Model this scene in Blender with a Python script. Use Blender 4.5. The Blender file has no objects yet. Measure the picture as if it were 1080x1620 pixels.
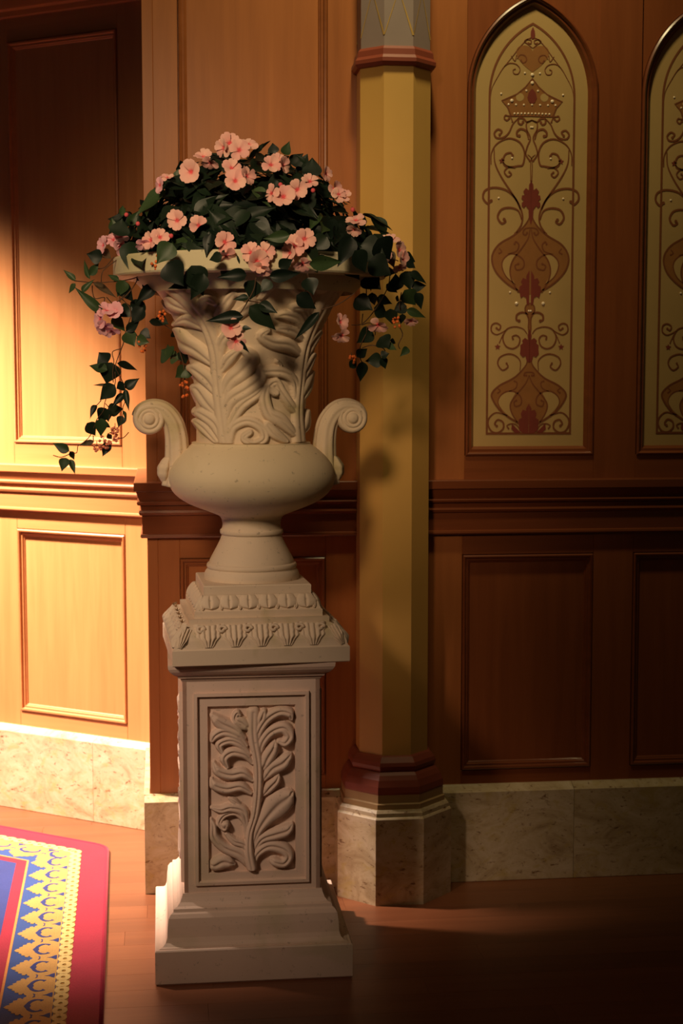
import bpy, bmesh, math, random
import numpy as np
from mathutils import Vector, Matrix, Euler
from math import sin, cos, tan, pi, radians, sqrt, atan2, hypot
random.seed(7)
scene = bpy.context.scene
col = scene.collection

# ------------------------------------------------------------------ camera
YAW, PITCH, FPX = radians(6.6), radians(5.25), 2450.0
CAM = Vector((0, -4.40, 1.5))
FW = Vector((sin(YAW) * cos(PITCH), cos(YAW) * cos(PITCH), -sin(PITCH)))
RT = Vector((cos(YAW), -sin(YAW), 0))
UP = RT.cross(FW)
cd = bpy.data.cameras.new('camera')
cam = bpy.data.objects.new('camera', cd); col.objects.link(cam)
cam.matrix_world = Matrix(((RT.x, UP.x, -FW.x, CAM.x), (RT.y, UP.y, -FW.y, CAM.y), (RT.z, UP.z, -FW.z, CAM.z), (0, 0, 0, 1)))
cd.sensor_fit = 'VERTICAL'; cd.sensor_height = 24.0; cd.lens = 24.0 * FPX / 1620.0
cd.clip_start = 0.05
cd.dof.use_dof = True; cd.dof.focus_distance = 3.75; cd.dof.aperture_fstop = 3.2
scene.camera = cam

# ------------------------------------------------------------------ world, lights, exposure
scene.view_settings.view_transform = 'Standard'
scene.view_settings.look = 'None'
scene.view_settings.gamma = 1.0
scene.view_settings.use_curve_mapping = False
scene.view_settings.exposure = 0.0
w = bpy.data.worlds.new('dim_hall'); scene.world = w; w.use_nodes = True
w.node_tree.nodes['Background'].inputs[0].default_value = (1.0, 0.62, 0.34, 1)
w.node_tree.nodes['Background'].inputs[1].default_value = 0.020

def spot(name, loc, target, energy, color, angle, blend, radius):
    l = bpy.data.lights.new(name, 'SPOT'); l.energy = energy; l.color = color
    l.spot_size = radians(angle); l.spot_blend = blend; l.shadow_soft_size = radius
    o = bpy.data.objects.new(name, l); col.objects.link(o); o.location = loc
    o.rotation_euler = (Vector(target) - Vector(loc)).to_track_quat('-Z', 'Y').to_euler()
    return o
# ceiling downlight washing the left wall, the floor by it and the left flanks of pedestal and urn
spot('ceiling_downlight', (-1.75, 0.42, 3.05), (-0.72, 0.70, 0.60), 2800, (1.0, 0.785, 0.62), 55, 1.0, 0.10)
# hall lamp behind and left of the photographer, falls on the urn
spot('hall_lamp', (-0.95, -4.2, 3.15), (0.15, -0.4, 1.74), 430, (1.0, 0.71, 0.41), 23, 1.0, 0.30)
spot('pedestal_fill', (-2.10, -3.6, 3.1), (-0.14, -0.6, 0.76), 390, (1.0, 0.72, 0.50), 19, 1.0, 0.30)  # added fill spot, brightens the pedestal and keeps the right wall dark
# lamp over the middle bay
spot('bay_lamp', (0.60, -0.95, 4.0), (0.66, 0.1, 2.76), 130, (1.0, 0.84, 0.42), 76, 1.0, 0.12)

# ------------------------------------------------------------------ materials
def new_mat(name, rough=0.5, spec=0.5, coat=0.0):
    m = bpy.data.materials.new(name); m.use_nodes = True
    nt = m.node_tree; b = nt.nodes['Principled BSDF']
    b.inputs['Roughness'].default_value = rough
    b.inputs['Specular IOR Level'].default_value = spec
    b.inputs['Coat Weight'].default_value = coat
    b.inputs['Coat Roughness'].default_value = 0.25
    return m, nt, b
def N(nt, t, **kw):
    n = nt.nodes.new(t)
    for k, v in kw.items(): setattr(n, k, v)
    return n
def ramp(nt, fac, stops):
    r = N(nt, 'ShaderNodeValToRGB'); e = r.color_ramp.elements
    while len(e) < len(stops): e.new(0.5)
    for i, (p, c) in enumerate(stops): e[i].position = p; e[i].color = (*c, 1)
    nt.links.new(fac, r.inputs[0]); return r.outputs[0]
def coords(nt, scale=(1, 1, 1), rnd=True):
    tc = N(nt, 'ShaderNodeTexCoord'); mp = N(nt, 'ShaderNodeMapping')
    mp.inputs['Scale'].default_value = scale
    nt.links.new(tc.outputs['Object'], mp.inputs[0])
    if rnd:
        oi = N(nt, 'ShaderNodeObjectInfo'); ml = N(nt, 'ShaderNodeMath', operation='MULTIPLY'); ml.inputs[1].default_value = 37.0
        nt.links.new(oi.outputs['Random'], ml.inputs[0]); nt.links.new(ml.outputs[0], mp.inputs['Location'])
    return mp.outputs[0]
def noise(nt, vec, scale, detail=4, rough=0.55, dist=0.0):
    n = N(nt, 'ShaderNodeTexNoise'); n.inputs['Scale'].default_value = scale; n.inputs['Detail'].default_value = detail
    n.inputs['Roughness'].default_value = rough; n.inputs['Distortion'].default_value = dist
    nt.links.new(vec, n.inputs['Vector']); return n.outputs[0]
def mix(nt, fac, a, b, mode='MIX'):
    m = N(nt, 'ShaderNodeMix', data_type='RGBA', blend_type=mode)
    if isinstance(fac, (int, float)): m.inputs[0].default_value = fac
    else: nt.links.new(fac, m.inputs[0])
    for i, v in ((6, a), (7, b)):
        if isinstance(v, tuple): m.inputs[i].default_value = (*v, 1)
        else: nt.links.new(v, m.inputs[i])
    return m.outputs[2]
def bump(nt, b, h, strength, dist=0.002):
    n = N(nt, 'ShaderNodeBump'); n.inputs['Strength'].default_value = strength; n.inputs['Distance'].default_value = dist
    nt.links.new(h, n.inputs['Height']); nt.links.new(n.outputs[0], b.inputs['Normal'])
def wood(name, c0, c1, c2, axis='z', rough=0.38, coat=0.25, tone=0.0):
    m, nt, b = new_mat(name, rough, 0.45, coat)
    s = {'z': (14, 14, 0.9), 'x': (0.9, 14, 14), 'y': (14, .9, 14)}[axis]
    v = coords(nt, s); g = noise(nt, v, 2.2, 6, 0.6, 0.4)
    c = ramp(nt, g, [(0.25, c0), (0.5, c1), (0.75, c2)])
    v2 = coords(nt, tuple(q * 0.16 for q in s)); g2 = noise(nt, v2, 1.6, 3)
    c = mix(nt, 0.35, c, ramp(nt, g2, [(0.3, c0), (0.7, c2)]))
    if tone:
        oi = N(nt, 'ShaderNodeObjectInfo')
        k = ramp(nt, oi.outputs['Random'], [(0, (1 - tone,) * 3), (1, (1 + tone * 0.6,) * 3)])
        c = mix(nt, 1.0, c, k, 'MULTIPLY')
    nt.links.new(c, b.inputs['Base Color']); bump(nt, b, g, 0.08, 0.001)
    return m
M = {}
M['wood_v'] = wood('maple_panelling_upright', (.44, .17, .054), (.52, .215, .072), (.60, .26, .092), 'z')
M['wood_h'] = wood('maple_panelling_level', (.43, .165, .052), (.51, .21, .07), (.58, .25, .088), 'x')
M['dark_v'] = wood('shaded_panelling_upright', (.19, .048, .013), (.25, .066, .018), (.31, .086, .025), 'z')  # back-wall wood, shade right of the column put into the colour
M['dark_h'] = wood('shaded_panelling_level', (.18, .046, .012), (.24, .063, .017), (.30, .083, .024), 'x')
M['bay_v'] = wood('lit_bay_panelling_upright', (.29, .088, .024), (.37, .116, .032), (.45, .148, .042), 'z')  # lighter copy for the bay, its brighter light put into the colour
M['bay_h'] = wood('lit_bay_panelling_level', (.28, .085, .023), (.36, .112, .031), (.44, .143, .040), 'x')
M['bay_m'] = wood('lit_bay_moulding', (.24, .07, .02), (.30, .09, .026), (.36, .112, .033), 'x', 0.28, 0.5)
M['dark_m'] = wood('shaded_moulding', (.15, .038, .012), (.20, .050, .016), (.25, .064, .02), 'x', 0.28, 0.5)  # back-wall moulding, shade put into the colour too
M['wood_m'] = wood('maple_moulding', (.38, .14, .042), (.45, .17, .055), (.52, .20, .068), 'x', 0.42, 0.15)
M['plank'] = wood('floor_planks', (.155, .048, .018), (.195, .062, .024), (.235, .078, .030), 'x', 0.42, 0.12, 0.12)
def stone(name, base, dark, stain, stain_amt, pit=0.25, rough=0.75):
    m, nt, b = new_mat(name, rough, 0.3)
    v = coords(nt, (1, 1, 1), False)
    n1 = noise(nt, v, 7, 5); n2 = noise(nt, v, 60, 4, 0.7)
    c = mix(nt, n1, base, dark)
    st = N(nt, 'ShaderNodeMapRange'); st.inputs[1].default_value = 0.56; st.inputs[2].default_value = 0.68; st.inputs[4].default_value = stain_amt
    nt.links.new(noise(nt, v, 5.5, 3, 0.5, 0.6), st.inputs[0])
    c = mix(nt, st.outputs[0], c, stain)
    pt = ramp(nt, n2, [(0.30, (pit,) * 3), (0.38, (1, 1, 1))])
    c = mix(nt, 0.5, c, pt, 'MULTIPLY')
    nt.links.new(c, b.inputs['Base Color']); bump(nt, b, n2, 0.25, 0.002)
    return m
M['stone'] = stone('cast_stone_urn', (.80, .65, .48), (.70, .55, .40), (.42, .36, .12), 0.55)
M['stone_bowl'] = stone('cast_stone_smooth', (.84, .70, .49), (.76, .62, .41), (.60, .50, .27), 0.4)
M['stone_rim'] = stone('cast_stone_rim', (.72, .65, .44), (.66, .58, .38), (.60, .54, .25), 0.5)
M['stone_ped'] = stone('cast_stone_pedestal', (.82, .62, .50), (.72, .53, .42), (.52, .45, .26), 0.4)
def marble(name):
    m, nt, b = new_mat(name, 0.22, 0.5, 0.3)
    v = coords(nt, (1, 1, 1.5)); n1 = noise(nt, v, 7, 7, 0.70, 1.6)
    c = ramp(nt, n1, [(0.3, (.34, .23, .12)), (0.48, (.53, .40, .24)), (0.7, (.66, .53, .37))])
    v2 = coords(nt, (1.4, 1, 2.6)); n2 = noise(nt, v2, 34, 5, 0.7, 0.5)
    c = mix(nt, 1.0, c, ramp(nt, n2, [(0.32, (.28, .15, .08)), (0.42, (1, 1, 1))]), 'MULTIPLY')
    v3 = coords(nt, (1.3, 1, 1.8)); n3 = noise(nt, v3, 12, 4, 0.6, 1.0)
    c = mix(nt, ramp(nt, n3, [(0.55, (0, 0, 0)), (0.68, (.7, .7, .7))]), c, (.50, .36, .13))
    nt.links.new(c, b.inputs['Base Color']); return m
M['marble'] = marble('flecked_beige_granite')
def plain(name, colr, rough=0.6, var=0.0, scale=20, spec=0.4, coat=0, rnd=0.0, metal=0, bmp=0.0):
    m, nt, b = new_mat(name, rough, spec, coat)
    v = coords(nt, (1, 1, 1), True); n1 = noise(nt, v, scale, 4)
    d = tuple(max(0, q * (1 - var)) for q in colr); l = tuple(min(1, q * (1 + var)) for q in colr)
    c = ramp(nt, n1, [(0.3, d), (0.7, l)])
    if rnd:
        oi = N(nt, 'ShaderNodeObjectInfo')
        k = ramp(nt, oi.outputs['Random'], [(0, (1 - rnd, 1 - rnd, 1 - rnd)), (1, (1 + rnd * .3, 1 + rnd * .2, 1 + rnd * .3))])
        c = mix(nt, 1.0, c, k, 'MULTIPLY')
    nt.links.new(c, b.inputs['Base Color']); b.inputs['Metallic'].default_value = metal
    if bmp: bump(nt, b, n1, bmp, 0.002)
    return m
M['yellow'] = plain('ochre_painted_column', (.64, .36, .095), 0.5, 0.05, 4)
M['tan'] = plain('tan_painted_plinth', (.40, .25, .11), 0.5, 0.05, 8)
M['redbrown'] = plain('oxblood_painted_moulding', (.25, .055, .03), 0.45, 0.08, 8)
M['mauve'] = plain('greyed_mauve_paint', (.33, .24, .22), 0.6, 0.06, 6)
M['gold'] = plain('gold_paint_line', (.50, .30, .09), 0.4, 0.1, 30)
M['cream'] = plain('cream_painted_panel', (.52, .325, .125), 0.6, 0.05, 5)
M['paint_dark'] = plain('russet_stencil_paint', (.22, .065, .022), 0.55, 0.08, 30)
M['paint_red'] = plain('wine_stencil_paint', (.22, .038, .024), 0.55, 0.08, 30)
M['paint_mid'] = plain('cinnamon_stencil_paint', (.33, .13, .035), 0.6, 0.08, 30)
M['pearl'] = plain('pearl_cabochon', (.95, .75, .55), 0.15, 0.02, 5, 0.6, 0.5)
M['soil'] = plain('dark_moss', (.03, .03, .015), 0.95, 0.3, 40)
def carpet(name, c):
    m, nt, b = new_mat(name, 0.9, 0.15)
    v = coords(nt, (1, 1, 1), False); n1 = noise(nt, v, 260, 2); n2 = noise(nt, v, 9, 3)
    q = ramp(nt, n1, [(0.2, tuple(x * 0.82 for x in c)), (0.8, tuple(min(1, x * 1.15) for x in c))])
    q = mix(nt, 1.0, q, ramp(nt, n2, [(0.3, (.9, .9, .9)), (0.7, (1.06, 1.06, 1.06))]), 'MULTIPLY')
    nt.links.new(q, b.inputs['Base Color']); bump(nt, b, n1, 0.4, 0.002)
    b.inputs['Sheen Weight'].default_value = 0.15
    return m
M['c_red'] = carpet('crimson_pile', (.29, .012, .034))
M['c_blue'] = carpet('royal_blue_pile', (.022, .036, .17))
M['c_blue2'] = carpet('mid_blue_pile', (.022, .060, .22))
M['c_gold'] = carpet('gold_pile', (.46, .26, .075))
M['c_dgold'] = carpet('bronze_pile', (.36, .19, .035))
M['c_yel'] = carpet('straw_pile', (.62, .46, .17))
M['c_orange'] = carpet('orange_pile', (.58, .23, .06))
def leafmat(name, c0, c1, rough=0.45, trans=0.0):
    m, nt, b = new_mat(name, rough, 0.3)
    oi = N(nt, 'ShaderNodeObjectInfo'); v = coords(nt, (1, 1, 1)); n1 = noise(nt, v, 40, 3)
    c = mix(nt, oi.outputs['Random'], c0, c1)
    c = mix(nt, 1.0, c, ramp(nt, n1, [(0.3, (.8, .8, .8)), (0.7, (1.15, 1.15, 1.15))]), 'MULTIPLY')
    nt.links.new(c, b.inputs['Base Color']); return m
M['leaf'] = leafmat('dark_green_silk_leaf', (.005, .012, .008), (.015, .030, .015))
M['leaf_g'] = leafmat('mid_green_silk_leaf', (.030, .062, .022), (.055, .095, .036))
M['leaf_b'] = leafmat('brown_backed_leaf', (.10, .075, .04), (.14, .10, .06), 0.6)
def petalmat(name, c0, c1, eye):
    m, nt, b = new_mat(name, 0.7, 0.25)
    oi = N(nt, 'ShaderNodeObjectInfo'); tc = N(nt, 'ShaderNodeTexCoord'); sx = N(nt, 'ShaderNodeSeparateXYZ')
    nt.links.new(tc.outputs['Object'], sx.inputs[0])
    c = mix(nt, oi.outputs['Random'], c0, c1)
    f = ramp(nt, sx.outputs[1], [(0.10, (1, 1, 1)), (0.32, (0.10, .10, .10)), (0.7, (0, 0, 0))])
    c = mix(nt, f, c, eye); nt.links.new(c, b.inputs['Base Color'])
    b.inputs['Subsurface Weight'].default_value = 0.0
    return m
M['petal'] = petalmat('peach_pink_silk_petal', (.96, .58, .48), (.90, .46, .42), (.80, .12, .14))
M['petal_p'] = petalmat('cool_pink_silk_petal', (.93, .52, .58), (.88, .42, .48), (.80, .14, .20))
M['eye'] = plain('rose_flower_eye', (.75, .09, .10), 0.6, 0.1)
M['berry'] = plain('orange_berry', (.95, .20, .04), 0.35, 0.2, 60, rnd=0.3)
M['berry_p'] = plain('salmon_blossomlet', (.95, .30, .18), 0.5, 0.2, 60)
M['stem'] = plain('brown_stem', (.10, .05, .025), 0.7, 0.2)

# ------------------------------------------------------------------ mesh helpers
def link(name, me, mat=None, parent=None, smooth=False, loc=None, rot=None, sharp=None):
    o = bpy.data.objects.new(name, me); col.objects.link(o)
    if mat is not None and len(me.materials) == 0: me.materials.append(mat)
    if parent is not None: o.parent = parent
    if loc: o.location = loc
    if rot: o.rotation_euler = rot
    if smooth: me.shade_smooth()
    if sharp: me.set_sharp_from_angle(angle=radians(sharp))
    return o
def mesh(name, V, F):
    me = bpy.data.meshes.new(name); me.from_pydata([tuple(v) for v in V], [], F); me.update(); return me
def fix(me):
    bm = bmesh.new(); bm.from_mesh(me); bmesh.ops.recalc_face_normals(bm, faces=bm.faces); bm.to_mesh(me); bm.free(); return me
def empty(name, loc=(0, 0, 0), rz=0.0):
    o = bpy.data.objects.new(name, None); col.objects.link(o); o.location = loc; o.rotation_euler = (0, 0, rz); o.empty_display_size = 0.1
    return o
def tag(o, label=None, cat=None, group=None, kind=None):
    if label: o['label'] = label
    if cat: o['category'] = cat
    if group: o['group'] = group
    if kind: o['kind'] = kind
    return o
def box_me(name, x0, x1, y0, y1, z0, z1, bev=0.0):
    bm = bmesh.new()
    bmesh.ops.create_cube(bm, size=1)
    for v in bm.verts: v.co = Vector(((x0 + x1) / 2 + v.co.x * (x1 - x0), (y0 + y1) / 2 + v.co.y * (y1 - y0), (z0 + z1) / 2 + v.co.z * (z1 - z0)))
    if bev: bmesh.ops.bevel(bm, geom=bm.edges[:], offset=bev, segments=1, affect='EDGES', profile=0.5)
    me = bpy.data.meshes.new(name); bm.to_mesh(me); bm.free(); return me
def lathe_me(name, prof, n=96, cap=False):
    V, F = [], []
    for r, z in prof:
        for i in range(n): a = 2 * pi * i / n; V.append((r * cos(a), r * sin(a), z))
    for k in range(len(prof) - 1):
        for i in range(n): j = (i + 1) % n; F.append((k * n + i, k * n + j, (k + 1) * n + j, (k + 1) * n + i))
    if cap: F.append(tuple(range(n))[::-1]); F.append(tuple((len(prof) - 1) * n + i for i in range(n)))
    return fix(mesh(name, V, F)) if cap else mesh(name, V, F)
def prism_me(name, prof, n, a0):   # n-sided stacked rings, prof = [(half across flats, z)]
    k = 1 / cos(pi / n); V, F = [], []
    for h, z in prof:
        for i in range(n): a = a0 + 2 * pi * i / n; V.append((h * k * cos(a), h * k * sin(a), z))
    for s in range(len(prof) - 1):
        for i in range(n): j = (i + 1) % n; F.append((s * n + i, s * n + j, (s + 1) * n + j, (s + 1) * n + i))
    F.append(tuple(range(n))[::-1]); F.append(tuple((len(prof) - 1) * n + i for i in range(n)))
    return mesh(name, V, F)
def catmull(P, n=8, closed=False):
    P = [tuple(p) for p in P]; out = []; m = len(P)
    segs = m if closed else m - 1
    for i in range(segs):
        if closed: a, b, c, d = (P[(i - 1) % m], P[i], P[(i + 1) % m], P[(i + 2) % m])
        else: a, b, c, d = (P[max(i - 1, 0)], P[i], P[i + 1], P[min(i + 2, m - 1)])
        for k in range(n):
            t = k / n
            out.append(tuple(0.5 * ((2 * q1) + (-q0 + q2) * t + (2 * q0 - 5 * q1 + 4 * q2 - q3) * t * t + (-q0 + 3 * q1 - 3 * q2 + q3) * t ** 3) for q0, q1, q2, q3 in zip(a, b, c, d)))
    if not closed: out.append(P[-1])
    return out
def tube_me(name, pts, rad, n=6):
    V, F = [], []; pts = [Vector(p) for p in pts]
    for i, p in enumerate(pts):
        t = (pts[min(i + 1, len(pts) - 1)] - pts[max(i - 1, 0)]).normalized()
        a = t.orthogonal().normalized() if i == 0 else (prev - t * prev.dot(t)).normalized()
        prev = a; b = t.cross(a); r = rad[i] if isinstance(rad, (list, tuple)) else rad
        for k in range(n): q = 2 * pi * k / n; V.append(p + a * cos(q) * r + b * sin(q) * r)
    for i in range(len(pts) - 1):
        for k in range(n): j = (k + 1) % n; F.append((i * n + k, i * n + j, (i + 1) * n + j, (i + 1) * n + k))
    F.append(tuple(range(n))[::-1]); F.append(tuple((len(pts) - 1) * n + k for k in range(n)))
    return V, F
def offset_poly(P, d):   # closed CCW outline in (u,v); positive d goes inward
    out = []; n = len(P)
    for i in range(n):
        a, b, c = P[i - 1], P[i], P[(i + 1) % n]
        e1 = Vector((b[0] - a[0], b[1] - a[1])).normalized(); e2 = Vector((c[0] - b[0], c[1] - b[1])).normalized()
        n1 = Vector((-e1.y, e1.x)); n2 = Vector((-e2.y, e2.x)); m = (n1 + n2); m /= max(1e-6, (1 + n1.dot(n2)))
        out.append((b[0] + m.x * d, b[1] + m.y * d))
    return out
def sweep_me(name, outline, prof):   # prof = [(inward offset, height w toward viewer = -y)]
    V, F = [], []; n = len(outline)
    for d, h in prof:
        for (u, v) in offset_poly(outline, d): V.append((u, -h, v))
    for s in range(len(prof) - 1):
        for i in range(n): j = (i + 1) % n; F.append((s * n + i, s * n + j, (s + 1) * n + j, (s + 1) * n + i))
    return mesh(name, V, F)
def plate_me(name, outline, h0, h1):  # solid flat plate from outline in (u,v), y from -h0 to -h1
    n = len(outline); V = [(u, -h1, v) for u, v in outline] + [(u, -h0, v) for u, v in outline]
    F = [tuple(range(n))] + [(i, i + n, (i + 1) % n + n, (i + 1) % n) for i in range(n)]
    return mesh(name, V, F)
def rect(u0, u1, v0, v1): return [(u0, v0), (u1, v0), (u1, v1), (u0, v1)]
def wbox(name, u0, u1, v0, v1, w0, w1, mat, parent, bev=0.0012):
    return link(name, box_me(name, u0, u1, -w1, -w0, v0, v1, bev), mat, parent)

# ------------------------------------------------------------------ floor
floor_o = link('floor', box_me('floor', -3.2, 3.2, -4.9, 1.9, -0.06, -0.012), M['plank'])
tag(floor_o, kind='structure')
plank_meshes = [box_me('plank', 0, L, 0, 0.0997, -0.012, 0.0, 0.0003) for L in (0.55, 0.8, 1.05, 1.3)]
yy = 0.97; row = 0
while yy > -1.75:
    x = -1.75 - random.random() * 0.6
    if row == 12: x = -1.355
    while x < 2.0:
        k = random.randrange(4)
        if row == 12 and abs(x + 1.355) < 1e-6: k = 3
        L = (0.55, 0.8, 1.05, 1.3)[k]
        inside = True
        # planks stop under the walls
        if yy + 0.05 > 0.0 and x > -0.02: inside = False
        if x < -0.02 and yy - 0.25 > 0.567 - 0.698 * (x + 0.045): inside = False
        if inside: link('plank', plank_meshes[k], M['plank'], floor_o, loc=(x, yy, 0))
        x += L + 0.0004
    yy -= 0.1; row += 1
for me in plank_meshes:
    if not me.users: bpy.data.meshes.remove(me)

# ------------------------------------------------------------------ panelled walls
RAIL_PROF = [(1.185, 0.0), (1.184, .034), (1.182, .036), (1.160, .036), (1.158, .030), (1.140, .024), (1.131, .020), (1.130, .026), (1.126, .028), (1.120, .026), (1.118, .018),
             (1.106, .016), (1.104, .021), (1.098, .023), (1.091, .020), (1.089, .014), (1.038, .013), (1.036, .018), (1.030, .019), (1.026, .016), (1.024, .0)]
MOULD = [(.0, -.006), (.0018, -.006), (.0022, .003), (.0055, .0055), (.0095, .004), (.0115, -.002), (.0125, -.003), (.018, -.0035), (.0205, -.008), (.0225, -.0085), (.0265, -.0135)]
def path_sweep(name, path, prof, mat, parent):   # path of (x,y) points, projection to the right hand side of travel = outward given by normals
    V, F = [], []; n = len(prof)
    for i, p in enumerate(path):
        p = Vector(p); a = (p - Vector(path[i - 1])).normalized() if i else None
        b = (Vector(path[i + 1]) - p).normalized() if i < len(path) - 1 else None
        n1 = Vector((a.y, -a.x)) if a else None; n2 = Vector((b.y, -b.x)) if b else None
        m = n1 if n2 is None else n2 if n1 is None else (n1 + n2) / (1 + n1.dot(n2))
        for z, pr in prof: V.append((p.x + m.x * pr, p.y + m.y * pr, z))
    for i in range(len(path) - 1):
        for k in range(n - 1): F.append((i * n + k, i * n + k + 1, (i + 1) * n + k + 1, (i + 1) * n + k))
    F.append(tuple(range(n))); F.append(tuple((len(path) - 1) * n + k for k in range(n))[::-1])
    o = link(name, fix(mesh(name, V, F)), mat, parent, smooth=True, sharp=25); return o
def framed_panel(u0, u1, v0, v1, parent, k='dark'):
    link('panel_moulding', sweep_me('panel_moulding', rect(u0, u1, v0, v1), MOULD), M[k + '_m'], parent, smooth=True, sharp=35)
    wbox('panel', u0 + .024, u1 - .024, v0 + .024, v1 - .024, -.03, -.0125, M[k + '_v'], parent, 0)

# back wall (y = 0) behind the urn and to the right
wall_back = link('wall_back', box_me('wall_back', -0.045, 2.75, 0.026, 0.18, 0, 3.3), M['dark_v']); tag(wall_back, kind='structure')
# return of the bay into the niche
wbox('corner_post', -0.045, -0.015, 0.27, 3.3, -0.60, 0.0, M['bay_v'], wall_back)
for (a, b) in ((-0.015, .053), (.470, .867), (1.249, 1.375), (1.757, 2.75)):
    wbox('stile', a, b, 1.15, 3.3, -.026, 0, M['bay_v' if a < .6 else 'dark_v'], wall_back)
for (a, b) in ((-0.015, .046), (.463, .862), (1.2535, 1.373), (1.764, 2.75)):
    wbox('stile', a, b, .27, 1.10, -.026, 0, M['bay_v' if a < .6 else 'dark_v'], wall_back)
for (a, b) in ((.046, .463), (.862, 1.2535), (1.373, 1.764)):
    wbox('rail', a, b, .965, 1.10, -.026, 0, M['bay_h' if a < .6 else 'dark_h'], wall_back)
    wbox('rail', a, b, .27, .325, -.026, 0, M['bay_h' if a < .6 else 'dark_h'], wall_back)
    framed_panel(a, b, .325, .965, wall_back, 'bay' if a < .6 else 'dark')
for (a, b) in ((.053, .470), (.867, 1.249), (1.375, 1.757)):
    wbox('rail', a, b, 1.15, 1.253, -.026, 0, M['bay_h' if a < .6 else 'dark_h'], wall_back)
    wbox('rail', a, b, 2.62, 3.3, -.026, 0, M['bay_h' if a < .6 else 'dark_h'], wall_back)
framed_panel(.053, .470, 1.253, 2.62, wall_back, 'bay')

def arch_outline(cx, hw, v0, vs, apex, n=22):
    rise = apex - vs; c = (rise * rise - hw * hw) / (2 * hw); R = hw + c
    amax = math.asin(rise / R); pts = [(cx - hw, v0), (cx + hw, v0)]
    for k in range(n + 1): a = amax * k / n; pts.append((cx - c + R * cos(a), vs + R * sin(a)))
    for k in range(n - 1, -1, -1): a = amax * k / n; pts.append((cx + c - R * cos(a), vs + R * sin(a)))
    return pts
# ---- stencil drawing of the arched panels, left half, traced in panel coordinates then mirrored
def uv(zx, zy, oy):      # photograph detail (scale 4.696, origin 730,oy) -> position on the wall plane y=0
    px, py = 730 + zx / 4.696, oy + zy / 4.696
    r = FW + RT * ((px - 540) / FPX) + UP * ((810 - py) / FPX); t = (0 - CAM.y) / r.y
    return CAM.x + r.x * t - 1.0585, CAM.z + r.z * t
def ribbon(V, F, pts, hw, h, closed=False, blob=True):
    n = len(pts); b0 = len(V)
    for i, p in enumerate(pts):
        a = pts[i - 1] if (i or closed) else p; c = pts[(i + 1) % n] if (i < n - 1 or closed) else p
        d = Vector((c[0] - a[0], c[1] - a[1]));
        d = d.normalized() if d.length > 1e-9 else Vector((1, 0))
        w_ = hw if closed else hw * (0.55 + 0.45 * min(1, i / (0.3 * n)))
        V.append((p[0] - d.y * w_, -h, p[1] + d.x * w_)); V.append((p[0] + d.y * w_, -h, p[1] - d.x * w_))
    for i in range(n if closed else n - 1):
        j = (i + 1) % n; F.append((b0 + 2 * i, b0 + 2 * i + 1, b0 + 2 * j + 1, b0 + 2 * j))
    if blob and not closed:
        disk(V, F, pts[-1], hw * 1.5, h + 0.00005)
def disk(V, F, c, r, h, n=10):
    b0 = len(V)
    for k in range(n): a = 2 * pi * k / n; V.append((c[0] + r * cos(a), -h, c[1] + r * sin(a)))
    F.append(tuple(b0 + k for k in range(n)))
Z1, Z2, Z3 = 0, 240, 480
CX = {Z1: 541, Z2: 519, Z3: 499}
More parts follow.
